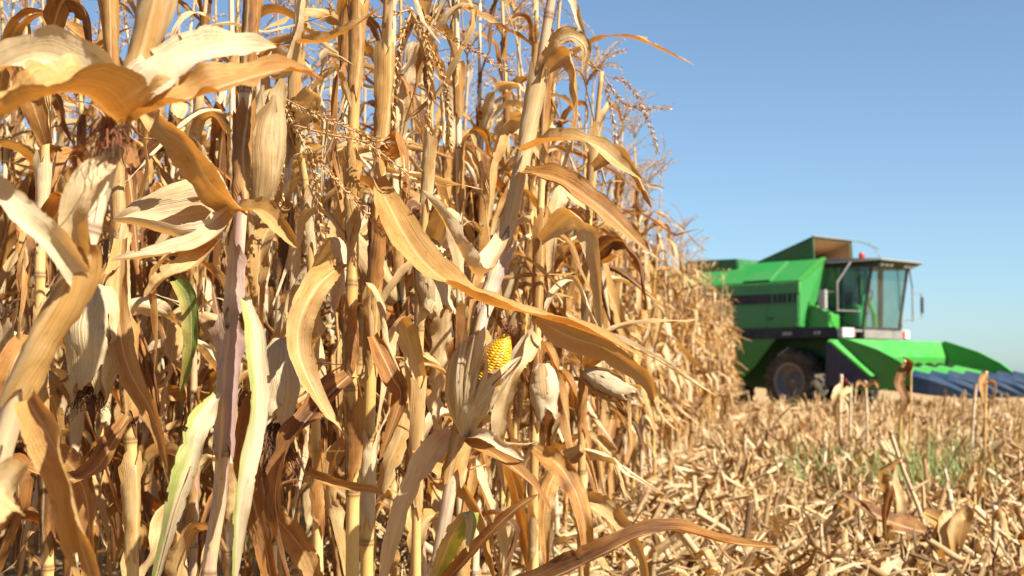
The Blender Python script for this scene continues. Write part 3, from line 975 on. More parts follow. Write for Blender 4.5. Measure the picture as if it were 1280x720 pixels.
A.leaf([(18, 620, 1.25), (0, 605, 1.2), (-30, 640, 1.18), (-60, 700, 1.18)], .05, M_LEAF_PALE, (.2, -1, .3), (1.2, .8), (0, .4), .12, 4, .07, .15, 3.5, .8)
sk = silk_geo(hr, 90, .055, .016, .9, 8)
so = ob('silk', sk.mesh('silk', [M_SILK_RED]), A.root, P(138, 150, 1.42) - A.base, (math.radians(165), 0, 0))

# B: dark stalk with mauve sheaths, opened hollow husk, half green leaves
B = Hero('tall corn plant with mauve stalk, hollow opened husk and half green lower leaves',
         [(258, 760, 2.02), (274, 630, 2.02), (284, 470, 2.02), (292, 375, 2.03), (300, 280, 2.04), (303, 180, 2.06), (311, 60, 2.08), (322, -80, 2.1)], .0115, .0085, M_STALK_PURPLE, .175, .55)
B.sheath(.30, .46, .0140, M_MAUVE, 2.8, .1)
B.sheath(.47, .60, .0138, M_MAUVE, 2.4, .9)
B.sheath(.66, .80, .0130, M_LEAF_GOLD, 2.5, -.5)
B.sheath(.83, .97, .0122, M_LEAF, 2.6, .3)
B.leaf([(274, 492, 2.0), (252, 530, 1.96), (236, 580, 1.93), (216, 645, 1.92), (186, 760, 1.92)], .040, M_LEAF_GREENISH, (-.2, -1, .1), (1.2, .5, .4), (0, .25), .10, 5, .10, .1, 4.0, .45, label='pale dry leaf with greenish edges hanging at the left')
B.leaf([(306, 372, 2.0), (318, 430, 1.97), (322, 500, 1.96), (308, 590, 1.95), (300, 650, 1.95), (292, 740, 1.95)], .033, M_LEAF_GREENISH, (.3, -1, 0), (1.4, .7, .8), (0, -.5, .2), .15, 6, .10, .15, 3.5, .5, label='half green leaf hanging at the right of the stalk')
# opened hollow husk: cupped husk leaves pointing left
for pts, w, cu, nr in (([(288, 250, 2.0), (262, 222, 1.99), (215, 232, 1.97), (170, 252, 1.96), (142, 272, 1.96)], .052, (2.6, 2.2, 1.4), (0, .35, -1)),
                       ([(288, 258, 2.0), (265, 290, 1.97), (222, 296, 1.94), (180, 284, 1.93), (140, 276, 1.94)], .050, (2.6, 2.2, 1.4), (0, .2, 1)),
                       ([(290, 255, 2.03), (262, 255, 2.03), (215, 262, 2.03), (175, 268, 2.02), (148, 270, 2.0)], .070, (2.4, 1.9, 1.4), (0, -1, .1)),
                       ([(292, 268, 1.98), (260, 300, 1.94), (215, 316, 1.92), (175, 322, 1.91), (138, 326, 1.91)], .040, (1.6, 1.2, 1.6), (0, -.5, .9))):
    B.leaf(pts, w, M_HUSK, nr, cu, (0, 0.1), .05, 4, .06, .0, 2.6, .55, 40, 11, name='husk_leaf')
B.leaf([(296, 262, 2.02), (330, 265, 1.98), (352, 285, 1.96), (372, 310, 1.96)], .035, M_LEAF_GOLD, (.2, -.8, .6), (1.5, .8, 1.5), (0, .5), .1, 4, .06, .2, 2.6, .7)
B.leaf([(300, 265, 2.0), (268, 232, 1.94), (238, 190, 1.92), (205, 160, 1.92), (170, 130, 1.94)], .060, M_LEAF_GOLD, (-.3, -.8, -.5), (1.1, .6, .7), (0, .25), .10, 4, .06, .2, 3.0, .6)
B.leaf([(270, 300, 1.98), (240, 330, 1.92), (205, 350, 1.90), (180, 372, 1.9)], .045, M_LEAF_PALE, (0, -.8, .6), (1.4, .8, 1.2), (0, .4), .12, 4, .08, .2, 2.6, .6)
B.ear((322, 262, 2.1), (336, 108, 2.1), .0245, 9, .1, label='upright closed pale ear')
B.leaf([(318, 90, 2.08), (345, 60, 2.02), (400, 52, 1.96), (440, 35, 1.93), (480, 8, 1.92)], .030, M_LEAF_GOLD, (0, -.7, .7), (1.6, 1.2, 1.6), (0, .6), .12, 5, .06, .2, 2.4, .7)
B.leaf([(330, 60, 2.05), (360, 95, 2.0), (378, 40, 1.98), (385, -30, 1.98)], .05, M_LEAF_PALE, (.3, -1, 0), (1.5, 1.0, 1.5), (0, .6), .12, 4, .06, .2, 2.8, .7)

# C: plant with the hanging closed ear
C = Hero('corn plant at the left with a closed hanging ear and one green leaf',
         [(166, 760, 2.45), (165, 600, 2.45), (158, 450, 2.46), (150, 300, 2.47), (143, 150, 2.48), (134, -60, 2.5)], .012, .008, M_STALK, .18, .4)
C.ear((128, 358, 2.36), (112, 490, 2.33), .040, 7, .15, 130, .05, label='hanging closed pale ear')
C.leaf([(150, 330, 2.42), (132, 345, 2.36), (128, 362, 2.34)], .03, M_LEAF_GOLD, (0, -1, .2), (1.4, 1.4), (0, .3), .1, 4, .06, .1, 3.0, .7, 30)
C.leaf([(220, 350, 2.30), (236, 372, 2.28), (240, 410, 2.27), (237, 450, 2.27), (226, 492, 2.28)], .034, M_LEAF_GREEN, (.1, -1, .1), (1.0, .5, .8), (0, .4), .1, 4, .05, .15, 2.6, .6, label='green leaf among the dry ones')
C.leaf([(152, 300, 2.42), (146, 380, 2.34), (160, 455, 2.30), (192, 520, 2.28), (210, 588, 2.28)], .052, M_LEAF_GOLD, (0, -1, .1), (1.4, .6, 1.0), (0, .7), .1, 5, .06, .15, 2.4, .5)
C.leaf([(160, 520, 2.42), (120, 585, 2.36), (75, 600, 2.32), (10, 575, 2.3)], .045, M_LEAF_GOLD, (0, -.8, .5), (1.2, .8, 1.2), (0, .5), .12, 5, .06, .15, 2.4, .6)
C.sheath(.42, .56, .0135, M_LEAF, 2.5, .2)
C.sheath(.66, .80, .0125, M_LEAF_GOLD, 2.5, -.6)

# D: yellow stalk with ringed nodes
D = Hero('yellow corn stalk with ringed nodes, the left one of a close pair',
         [(440, 760, 2.3), (441, 560, 2.3), (437, 440, 2.3), (441, 320, 2.32), (440, 200, 2.33), (446, 60, 2.34), (452, -80, 2.35)], .0120, .0088, M_STALK_YELLOW, .17, .2)
D.sheath(.60, .72, .0130, M_LEAF_PALE, 2.2, 1.0)
D.sheath(.80, .92, .0122, M_LEAF, 2.5, -.4)
D.leaf([(436, 470, 2.26), (405, 500, 2.2), (360, 560, 2.16), (345, 640, 2.15), (372, 760, 2.16)], .055, M_LEAF_GOLD, (-.2, -1, .1), (1.3, .7, .9), (0, .6, .2), .13, 5, .07, .15, 3.0, .5)
D.leaf([(430, 330, 2.28), (395, 360, 2.2), (372, 420, 2.17), (392, 490, 2.15), (440, 560, 2.14)], .050, M_LEAF, (-.1, -1, .2), (1.3, .6, 1.4), (0, -.7), .13, 5, .07, .15, 2.4, .5)
D.leaf([(385, 590, 2.2), (420, 605, 2.15), (470, 612, 2.13), (480, 618, 2.12)], .018, M_LEAF_GOLD, (0, -.8, .5), (1.8, 1.2), (0, .9), .1, 5, .06, .2, 2.0, .7)
D.ear((350, 425, 2.34), (346, 535, 2.30), .026, 8, .4, 150, .10, label='ear tilted down with a long beard of dark silk')

# E: second stalk of the pair, carries the long leaf
E_ = Hero('yellow corn stalk of the close pair carrying a long golden leaf across the view',
          [(458, 760, 2.36), (460, 600, 2.36), (463, 470, 2.36), (468, 365, 2.36), (474, 235, 2.36), (481, 110, 2.37), (488, -60, 2.38)], .0118, .0085, M_STALK_YELLOW, .172, .65)
E_.leaf([(472, 222, 2.32), (486, 258, 2.22), (515, 308, 2.12), (555, 350, 2.05), (605, 378, 2.0), (665, 394, 1.96), (730, 412, 1.93), (806, 448, 1.92)], .056, M_LEAF_GOLD, (.25, -.75, .65), (1.3, .7, .5, .8, .6, 1.2), (0, .15, .5, -.35, -.1, .3), .10, 6, .08, .2, 3.6, .45, 90, label='long golden leaf stretching across to the right')
E_.leaf([(670, 398, 1.97), (710, 420, 1.95), (760, 438, 1.94), (805, 470, 1.94), (818, 500, 1.95)], .040, M_LEAF_GOLD, (0, -.9, .1), (1.2, .8, 1.6), (.3, .8), .10, 5, .08, .2, 2.6, .3, 50)
E_.leaf([(478, 200, 2.34), (505, 175, 2.3), (510, 210, 2.26), (506, 270, 2.25)], .045, M_LEAF_RUST, (.3, -1, .2), (1.2, .8, 1.0), (0, .4), .1, 4, .06, .15, 3.0, .6)
E_.leaf([(466, 420, 2.32), (490, 470, 2.28), (500, 500, 2.27), (475, 575, 2.26)], .040, M_LEAF_GOLD, (.2, -1, 0), (1.3, .8, 1.4), (0, .5), .12, 5, .07, .1, 2.6, .5)
E_.sheath(.56, .68, .0132, M_LEAF_GOLD, 2.4, .7)
E_.sheath(.74, .90, .0122, M_LEAF_PALE, 2.5, -.8)

# F: the plant with the bare yellow cob
Fp = Hero('corn plant whose opened husk shows a bare yellow cob',
          [(535, 790, 2.14), (548, 700, 2.14), (561, 620, 2.14), (577, 545, 2.16), (592, 460, 2.20), (604, 395, 2.23), (618, 345, 2.25), (633, 288, 2.27), (651, 212, 2.28), (669, 120, 2.3), (694, -30, 2.32)], .0128, .0072, M_STALK_PURPLE, .18, .45)
Fp.sheath(.30, .50, .0165, M_LEAF_PALE, 2.9, .2)
Fp.sheath(.56, .70, .0128, M_MAUVE, 2.9, .1)
Fp.sheath(.72, .93, .0120, M_LEAF_PALE, 2.7, -.3)
ea, eb = P(582, 543, 2.08), P(635, 416, 2.05)
d = Vector(eb - ea)
q = d.to_track_quat('Z', 'Y')
ec = ea + (eb - ea) * .42
cob = ob('ear', cob_geo(d.length * .58, .0205, 14, 22, 6).mesh('cob', [M_KERNEL]), Fp.root, ec - Fp.base, q.to_euler())
cob['label'] = 'bare yellow cob in an opened husk'
ob('silk', silk_geo(hr, 60, .022, .008, .9, 7).mesh('silk', [M_SILK_RED]), cob, (0, 0, d.length * .56))
for pts, w, cu, nr, mt in (
        ([(577, 546, 2.07), (562, 512, 2.045), (560, 468, 2.03), (574, 436, 2.03), (600, 412, 2.04)], .044, (2.6, 2.2, 1.5), (.8, .6, .1), M_HUSK),
        ([(579, 546, 2.05), (574, 508, 2.02), (580, 468, 2.01), (592, 440, 2.01), (606, 408, 2.025)], .040, (2.4, 2.0, 1.2), (.45, 1, .1), M_LEAF_PALE),
        ([(583, 547, 2.04), (592, 518, 2.015), (612, 490, 2.012), (632, 468, 2.025), (652, 446, 2.05)], .034, (2.0, 1.6, 1.2), (-.5, 1, -.1), M_HUSK),
        ([(584, 546, 2.10), (606, 520, 2.10), (632, 480, 2.10), (650, 445, 2.10), (660, 415, 2.11)], .050, (2.2, 1.9, 1.3), (-1, -.3, 0), M_HUSK),
        ([(581, 549, 2.05), (590, 525, 2.022), (604, 496, 2.018), (618, 474, 2.025), (626, 462, 2.03)], .046, (2.2, 2.0, 1.4), (-.1, 1, 0), M_HUSK),
        ([(580, 545, 2.12), (590, 500, 2.13), (605, 460, 2.13), (625, 420, 2.13)], .060, (2.0, 1.8, 1.3), (0, -1, 0), M_HUSK)):
    Fp.leaf(pts, w, mt, nr, cu, (0, .12), .06, 5, .10, 0, 2.6, .5, 44, 11, name='husk_leaf')
for k in range(9):          # frayed husk fibres
    a0 = hr.uniform(-1, 1)
    Fp.leaf([(579 + 4 * a0, 545, 2.05), (568 + 26 * (a0 + 1) / 2, 505, 2.01), (566 + 42 * (a0 + 1) / 2, 465, 2.0), (578 + 34 * (a0 + 1) / 2 + hr.uniform(-6, 6), 425 + hr.uniform(-18, 12), 2.0 + hr.uniform(-.02, .02))], hr.uniform(.004, .012), M_LEAF_PALE, (.2, 1, 0), (1.6, 1.4, 1.2), (0, hr.uniform(-.5, .5)), .06, 5, .10, 0, 2.0, .6, 30, 5, name='husk_fibre')
Fp.leaf([(578, 548, 2.06), (605, 545, 2.0), (630, 560, 1.98), (655, 575, 1.98)], .022, M_LEAF_PALE, (0, -.8, .6), (1.8, 1.2, 1.6), (0, .5), .1, 5, .06, .1, 2.0, .6, 30)
Fp.leaf([(580, 550, 2.06), (620, 570, 2.0), (660, 600, 1.97), (690, 640, 1.97)], .028, M_LEAF_GOLD, (0, -.8, .6), (1.8, 1.0, 1.6), (0, -.5), .12, 5, .06, .1, 2.2, .6, 40)
Fp.leaf([(566, 540, 2.2), (545, 560, 2.16), (520, 600, 2.14), (495, 660, 2.13), (470, 760, 2.13)], .045, M_LEAF_PALE, (-.3, -1, .1), (1.2, .6, .9), (0, .4), .12, 5, .07, .1, 3.0, .6)
Fp.leaf([(545, 720, 2.12), (570, 660, 2.05), (590, 640, 2.03), (585, 690, 2.02)], .035, M_LEAF_GREENISH, (.2, -1, 0), (1.0, .6, 1.2), (0, .5), .12, 5, .07, .1, 2.6, .6)
Fp.leaf([(628, 300, 2.24), (600, 345, 2.16), (575, 310, 2.14), (545, 262, 2.15), (528, 238, 2.16)], .045, M_LEAF_PALE, (-.2, -1, .2), (1.3, .7, 1.2), (0, .35), .1, 5, .06, .15, 2.4, .6)
Fp.leaf([(655, 190, 2.26), (690, 175, 2.2), (740, 180, 2.16), (775, 205, 2.15), (802, 224, 2.15)], .040, M_LEAF_GOLD, (0, -.5, .85), (1.3, .6, 1.4), (0, .3, .9), .12, 5, .07, .2, 2.2, .6, label='leaf reaching right against the sky')
Fp.leaf([(650, 215, 2.27), (700, 225, 2.22), (745, 255, 2.2), (790, 295, 2.2), (812, 315, 2.2)], .045, M_LEAF_GOLD, (.1, -.7, .7), (1.3, .6, 1.4), (0, .3, .5), .12, 5, .07, .2, 2.2, .6)
Fp.leaf([(672, 110, 2.3), (690, 62, 2.28), (712, 44, 2.27), (732, 60, 2.27), (728, 92, 2.27)], .032, M_LEAF_GOLD, (-.3, -.6, .7), (1.3, .7, 1.6), (0, .6), .12, 5, .07, .2, 2.2, .6)
Fp.leaf([(540, 790, 2.1), (600, 760, 2.05), (690, 722, 2.0), (745, 697, 1.98), (800, 671, 1.97), (850, 664, 1.97), (910, 678, 1.98), (972, 684, 2.0)], .040, M_LEAF_GOLD, (0, -.55, .85), (1.8, 1.2, .9, 1.3), (0, .2, .1, .6), .12, 6, .07, .25, 3.4, .6, 80, label='long low leaf curving out over the stubble')
Fp.leaf([(520, 770, 2.12), (590, 690, 2.05), (640, 640, 2.02), (672, 618, 2.02)], .022, M_LEAF_RUST, (0, -.7, .7), (1.8, 1.2, 1.6), (0, .6), .12, 5, .07, .2, 2.4, .7)

# G: plant behind with a drooping tassel
G = Hero('corn plant with a fallen tassel hanging slantwise in front of the stalks',
         [(398, 760, 2.6), (396, 600, 2.6), (393, 450, 2.6), (388, 330, 2.58), (380, 220, 2.55), (362, 150, 2.5), (344, 110, 2.44)], .0115, .0060, M_STALK, .175, .1)
G.tassel([[(344, 108, 2.42), (372, 165, 2.32), (410, 215, 2.25), (450, 258, 2.22), (492, 306, 2.2)],
          [(366, 156, 2.34), (410, 168, 2.28), (455, 178, 2.25), (500, 210, 2.24), (522, 232, 2.24)],
          [(352, 122, 2.4), (385, 138, 2.33), (430, 158, 2.3), (470, 175, 2.28), (512, 182, 2.28)],
          [(376, 172, 2.3), (392, 215, 2.28), (398, 265, 2.27), (402, 300, 2.28)],
          [(350, 118, 2.42), (350, 165, 2.38), (352, 210, 2.36), (350, 258, 2.36)]])
G.leaf([(390, 380, 2.55), (420, 300, 2.46), (430, 330, 2.42), (415, 400, 2.4)], .05, M_LEAF_PALE, (.2, -1, .1), (1.2, .7, 1.2), (0, .5), .12, 5, .07, .1, 2.6, .6)
G.leaf([(392, 430, 2.55), (360, 400, 2.48), (335, 440, 2.44), (330, 520, 2.43)], .05, M_LEAF_GOLD, (-.2, -1, .1), (1.2, .7, 1.2), (0, .5), .12, 5, .07, .1, 2.6, .6)

# H: stalk behind carrying an upper tassel
H = Hero('slim corn plant whose tassel branches droop against the sky beside the leaning stalk',
         [(520, 760, 2.8), (521, 600, 2.8), (524, 450, 2.8), (528, 330, 2.8), (534, 220, 2.8), (538, 130, 2.78), (530, 60, 2.74), (512, 10, 2.7)], .0115, .0055, M_STALK, .175, .7)
H.tassel([[(512, 10, 2.68), (535, 60, 2.6), (536, 110, 2.58), (534, 165, 2.58)], [(515, 12, 2.68), (500, 55, 2.6), (492, 110, 2.58), (490, 160, 2.58)],
          [(512, 10, 2.68), (550, 40, 2.6), (590, 62, 2.56), (640, 92, 2.55)], [(512, 12, 2.68), (470, 20, 2.6), (450, -20, 2.58)],
          [(520, 25, 2.68), (548, 80, 2.62), (560, 130, 2.6), (562, 190, 2.6)]])
H.ear((536, 300, 2.74), (545, 395, 2.70), .026, 8, .4, label='ear hanging down')
H.leaf([(530, 330, 2.76), (560, 260, 2.68), (572, 300, 2.66), (580, 380, 2.66)], .05, M_LEAF_PALE, (.1, -1, .1), (1.2, .7, 1.2), (0, .5), .12, 5, .07, .1, 2.6, .6)
H.leaf([(526, 470, 2.76), (500, 400, 2.7), (482, 440, 2.68), (470, 540, 2.67)], .05, M_LEAF, (-.1, -1, .1), (1.2, .7, 1.2), (0, .4), .12, 5, .07, .1, 2.6, .6)
H.leaf([(524, 560, 2.76), (560, 585, 2.68), (600, 640, 2.65), (620, 730, 2.64)], .05, M_LEAF_GOLD, (.1, -1, .1), (1.2, .7, 1.2), (0, .4), .12, 5, .07, .1, 2.6, .6)

# I, J: edge plants just right of the cob, each with a small ear
I_ = Hero('corn plant right of the bare cob with a small closed ear hanging straight down',
          [(668, 760, 3.2), (667, 640, 3.2), (669, 520, 3.2), (672, 400, 3.2), (676, 260, 3.22), (682, 110, 3.24), (688, -40, 3.26)], .0125, .006, M_STALK, .175, .3)
I_.ear((678, 455, 3.12), (680, 522, 3.10), .025, 9, .1, label='small closed ear hanging down')
for a in (dict(pts=[(672, 420, 3.18), (640, 470, 3.08), (625, 540, 3.06), (632, 620, 3.06)], w=.055), dict(pts=[(676, 300, 3.2), (720, 270, 3.1), (745, 330, 3.06), (752, 420, 3.06)], w=.06),
          dict(pts=[(680, 200, 3.2), (640, 150, 3.12), (615, 200, 3.1), (610, 280, 3.1)], w=.055), dict(pts=[(669, 560, 3.18), (705, 590, 3.1), (730, 650, 3.06), (735, 740, 3.06)], w=.055),
          dict(pts=[(684, 90, 3.22), (712, 70, 3.16), (722, 130, 3.14), (716, 190, 3.14)], w=.05)):
    I_.leaf(mat=M_LEAF, nrm=(.1, -1, .2), twist=(0, .7), **a)
J = Hero('corn plant on the crop edge with a small pale ear sticking out to the right',
         [(728, 720, 3.55), (728, 640, 3.55), (727, 540, 3.55), (730, 440, 3.55), (734, 320, 3.56), (742, 200, 3.58), (752, 90, 3.6)], .0125, .006, M_STALK, .175, .8)
J.ear((732, 466, 3.48), (787, 496, 3.40), .024, 9, .1, 30, .03, label='small pale ear sticking out')
for a in (dict(pts=[(730, 460, 3.53), (760, 430, 3.45), (785, 470, 3.42), (790, 560, 3.42)], w=.055), dict(pts=[(734, 330, 3.55), (770, 300, 3.48), (800, 330, 3.46), (812, 400, 3.46)], w=.055),
          dict(pts=[(728, 560, 3.53), (695, 590, 3.46), (680, 640, 3.44), (684, 720, 3.44)], w=.055), dict(pts=[(742, 210, 3.56), (772, 190, 3.5), (800, 225, 3.47), (815, 260, 3.46)], w=.05),
          dict(pts=[(738, 260, 3.56), (705, 240, 3.5), (690, 290, 3.48), (688, 370, 3.48)], w=.05), dict(pts=[(728, 620, 3.53), (765, 640, 3.46), (800, 690, 3.44), (815, 760, 3.44)], w=.05)):
    J.leaf(mat=M_LEAF, nrm=(.1, -1, .2), twist=(0, .7), **a)
J.tassel([[(752, 90, 3.6), (775, 125, 3.58), (800, 136, 3.56), (840, 134, 3.55)], [(752, 95, 3.6), (765, 140, 3.58), (772, 200, 3.58)], [(752, 90, 3.6), (720, 70, 3.58), (700, 60, 3.58)],
          [(752, 92, 3.6), (790, 110, 3.58), (815, 165, 3.57), (822, 190, 3.57)]])

# K, L: plants filling the lower left
K = Hero('corn plant at the lower left edge among rust coloured hanging leaves',
         [(60, 760, 2.55), (58, 620, 2.55), (52, 480, 2.55), (50, 330, 2.56), (56, 200, 2.58), (62, 40, 2.6), (66, -60, 2.6)], .0118, .008, M_STALK, .175, .2)
for a in (dict(pts=[(54, 420, 2.5), (20, 450, 2.42), (5, 520, 2.4), (12, 620, 2.4)], w=.055, mat=M_LEAF_RUST), dict(pts=[(54, 300, 2.52), (85, 250, 2.44), (108, 300, 2.42), (104, 400, 2.42)], w=.055, mat=M_LEAF_GOLD),
          dict(pts=[(58, 560, 2.5), (95, 590, 2.44), (112, 660, 2.42), (105, 760, 2.42)], w=.055, mat=M_LEAF_RUST), dict(pts=[(58, 180, 2.55), (30, 100, 2.5), (10, 60, 2.48), (-20, 90, 2.48)], w=.05, mat=M_LEAF_GOLD),
          dict(pts=[(60, 60, 2.58), (80, 0, 2.55), (110, 20, 2.54), (118, 90, 2.54)], w=.05, mat=M_LEAF_GOLD)):
    K.leaf(nrm=(.1, -1, .2), twist=(0, .6), **a)
Lp = Hero('corn plant between the mauve stalk and the close pair, with rust leaves below',
          [(338, 760, 2.5), (340, 640, 2.5), (344, 520, 2.5), (350, 400, 2.5), (358, 280, 2.52), (366, 140, 2.54), (378, -60, 2.56)], .0118, .008, M_STALK_PALE, .175, .5)
for a in (dict(pts=[(346, 470, 2.46), (318, 520, 2.38), (312, 600, 2.36), (335, 700, 2.36), (345, 780, 2.36)], w=.055, mat=M_LEAF_RUST), dict(pts=[(352, 380, 2.46), (385, 380, 2.4), (405, 440, 2.38), (410, 540, 2.38)], w=.055, mat=M_LEAF),
          dict(pts=[(340, 640, 2.46), (380, 690, 2.4), (400, 740, 2.38), (420, 790, 2.38)], w=.05, mat=M_LEAF_GOLD), dict(pts=[(360, 250, 2.5), (330, 300, 2.42), (322, 370, 2.4), (330, 440, 2.4)], w=.05, mat=M_LEAF_GOLD),
          dict(pts=[(364, 170, 2.52), (395, 120, 2.46), (410, 160, 2.44), (404, 250, 2.44)], w=.05, mat=M_LEAF_PALE)):
    Lp.leaf(nrm=(.1, -1, .2), twist=(0, .6), **a)
for hp in (C, D, E_, G, H, I_, J, K, Lp):
    for q in range(4 if hp not in (D, E_) else 2):
        a0 = .22 + .19 * q + hr.uniform(-.03, .03)
        hp.sheath(a0, a0 + hr.uniform(.09, .15), .0132 * (1.05 - .30 * a0), [M_LEAF, M_LEAF_PALE, M_LEAF_GOLD][int(hr.integers(3))], hr.uniform(2.0, 2.9), hr.uniform(-2, 2))
    for q in range(5):          # torn shreds hanging from the nodes
        i = int(hr.uniform(.3, .95) * 59)
        ob('leaf', LEAF_LIB['shred'][int(hr.integers(12))], hp.root, hp.curve[i], (0, 0, hr.uniform(0, 6.28)), hr.uniform(.8, 1.3))

# ------------------------------------------------------------------ stubble field
def piece_templates(rng):
    out = []
    for k in range(46):
        n = 5
        if k % 3 == 1:      # long shredded strip
            n = 7; L = rng.uniform(.10, .42); W = rng.uniform(.004, .020)
            s = np.linspace(0, 1, n)
            al = rng.uniform(-1.2, 1.2) * (s - .5) + .3 * wob(rng, n, 2, .5, 1.5)
            d = np.stack([np.cos(al), .7 * wob(rng, n, 2, .5, 1.5), np.sin(al)], -1)
            Pt = np.cumsum(d, axis=0) * L / n; Pt -= Pt.mean(axis=0)
            V, F, U = ribbon(Pt, W * (1 - .8 * np.abs(2 * s - 1) ** 3), (0, 0, 1), np.full(n, rng.uniform(0, 2.5)), rng.uniform(-3, 3) * s, rng, 3, .3, 3, .3, .1)
        elif k % 6 == 0:      # chopped stalk
            L = rng.uniform(.06, .30)
            s = np.linspace(-.5, .5, 4)
            Pt = np.stack([s * L, .01 * wob(rng, 4), .0 * s], -1)
            V, F, U = tube(Pt, np.full(4, rng.uniform(.005, .011)), 6, None, False)
        else:
            L = rng.uniform(.03, .22); W = rng.uniform(.008, .042)
            s = np.linspace(0, 1, n)
            b = rng.uniform(-1.6, 1.6)
            al = b * (s - .5)
            d = np.stack([np.cos(al), .4 * wob(rng, n), np.sin(al)], -1)
            Pt = np.cumsum(d, axis=0) * L / n
            Pt -= Pt.mean(axis=0)
            V, F, U = ribbon(Pt, W * (1 - .8 * np.abs(2 * s - 1) ** 2.5), (0, 0, 1), np.full(n, rng.uniform(-1.5, 2.5)), rng.uniform(-2, 2) * s, rng, 3, .35, 3, .35, .2)
        out.append((V.astype(np.float32), F, U))
    return out


def scatter(name, rng, xs, ys, tilt, zmax, mat, scale=(.7, 1.3), lift=None):
    T = piece_templates(rng)
    Vs, Fs, Us, Ps, n = [], [], [], [], 0
    N = len(xs)
    ti = rng.integers(len(T), size=N)
    for k, (V, F, U) in enumerate(T):
        idx = np.nonzero(ti == k)[0]
        if len(idx) == 0: continue
        m = len(idx)
        yaw = rng.uniform(0, 6.283, m); pit = rng.normal(0, tilt, m); rol = rng.normal(0, tilt * 1.2, m)
        cy, sy, cp, sp, cr, sr = np.cos(yaw), np.sin(yaw), np.cos(pit), np.sin(pit), np.cos(rol), np.sin(rol)
        R = np.empty((m, 3, 3))
        R[:, 0, 0] = cy * cp; R[:, 0, 1] = cy * sp * sr - sy * cr; R[:, 0, 2] = cy * sp * cr + sy * sr
        R[:, 1, 0] = sy * cp; R[:, 1, 1] = sy * sp * sr + cy * cr; R[:, 1, 2] = sy * sp * cr - cy * sr
        R[:, 2, 0] = -sp; R[:, 2, 1] = cp * sr; R[:, 2, 2] = cp * cr
        sc = rng.uniform(*scale, m)
        W = np.einsum('mij,vj->mvi', R, V) * sc[:, None, None]
        zlo = W[:, :, 2].min(axis=1)
        z = rng.uniform(0, 1, m) ** 2 * zmax - .02
        if lift is not None: z = z + lift[idx] * rng.uniform(0, 1, m)
        W += np.stack([xs[idx], ys[idx], z - np.maximum(zlo, -.06)], -1)[:, None, :]
        Vs.append(W.reshape(-1, 3))
        Fs.append((F[None] + (np.arange(m) * len(V))[:, None, None]).reshape(-1, 4) + n)
        Us.append(np.tile(U, (m, 1)) + np.repeat(rng.uniform(0, 5, (m, 1)), len(V), axis=0) * [0, 1])
        Ps.append(np.repeat(rng.uniform(0, 1, m), len(V)))
        n += m * len(V)
    me = mesh_from(name, np.concatenate(Vs), np.concatenate(Fs), np.concatenate(Us), np.concatenate(Ps), [mat])
    return ob(name, me)


fr = np.random.default_rng(303)
N = 74000
yy = 4.2 * np.exp(fr.uniform(0, math.log(48 / 4.2), N * 2))
lo = x_edge(yy) - .7 - .04 * yy
hi = .40 * yy + 1.2
xx = lo + fr.uniform(0, 1, N * 2) * (hi - lo)
keep = fr.uniform(0, 1, N * 2) < np.clip((hi - lo) / 9.0 + .15, 0, 1)
xx, yy = xx[keep][:N], yy[keep][:N]
big = np.interp(yy, [4, 12, 30], [1.0, 1.1, 1.5])
# heaped a little higher at the foot of the standing crop
heap = np.exp(-np.maximum(xx - x_edge(yy), 0) / .45) * .22
tag(scatter('crop_residue', fr, xx, yy, .38, .11, M_STUBBLE, (.7, 1.45), heap), 'chopped corn leaves and stalks strewn over the harvested field', 'crop residue', None, 'stuff')


yy = 5.0 * np.exp(fr.uniform(0, math.log(34 / 5.0), 7000))
xx = x_edge(yy) - .3 + fr.uniform(0, 1, 7000) * (.40 * yy + 1.0 - x_edge(yy) + .3)
tag(scatter('upright_residue', fr, xx, yy, .95, .12, M_STUBBLE, (.9, 1.8)), 'torn corn leaves standing up out of the chopped straw', 'crop residue', None, 'stuff')


yy = 12.0 * np.exp(fr.uniform(0, math.log(33.5 / 12.0), 9000))
xx = x_edge(yy) - .2 + fr.uniform(0, 1, 9000) * (.40 * yy + 1.0 - x_edge(yy) + .2)
tag(scatter('tall_residue', fr, xx, yy, 1.25, .12, M_STUBBLE, (1.3, 2.6), np.clip((yy - 14) / 14, 0, 1) * .26), 'taller torn stalks and leaves standing far out in the stubble', 'crop residue', None, 'stuff')


def cut_stub_mesh(rng, h, r, ragged=True):
    n = 12
    s = np.linspace(0, 1, n)
    Pt = np.stack([.02 * wob(rng, n, 2, .3, 1) * s, .02 * wob(rng, n, 2, .3, 1) * s, s * h], -1)
    V, F, U = tube(Pt, r * (1 - .25 * s) * (1 + .12 * np.exp(-((s * h / .15 % 1 - .5) / .08) ** 2)), 8, s * h / .15 + .4, False)
    top = np.arange(len(V) - 9, len(V))
    V[top, 2] += rng.uniform(-.02, .03, 9)
    V[top[-1]] = V[top[0]]
    g = Geo().add(V, F, U)
    # frayed fibres at the cut
    for k in range(5):
        a = rng.uniform(0, 6.28)
        p0 = Pt[-2] + np.array([math.cos(a), math.sin(a), 0]) * r * .7
        sg = np.linspace(0, 1, 4)[:, None]
        Pf = p0 + sg * np.array([math.cos(a) * .025, math.sin(a) * .025, rng.uniform(.03, .08)])
        g.add(*ribbon(Pf, np.array([.006, .005, .004, .001]), (math.cos(a), math.sin(a), 0), np.full(4, .8), np.zeros(4), rng, 3, .1, 2, .1, 0))
    return g


STUBS = [cut_stub_mesh(fr, fr.uniform(.10, .42), fr.uniform(.009, .016)) for _ in range(12)]
STUB_ME = [g.mesh('cut_stalk', [[M_STALK_PALE, M_STALK, M_STUBBLE][k % 3]]) for k, g in enumerate(STUBS)]


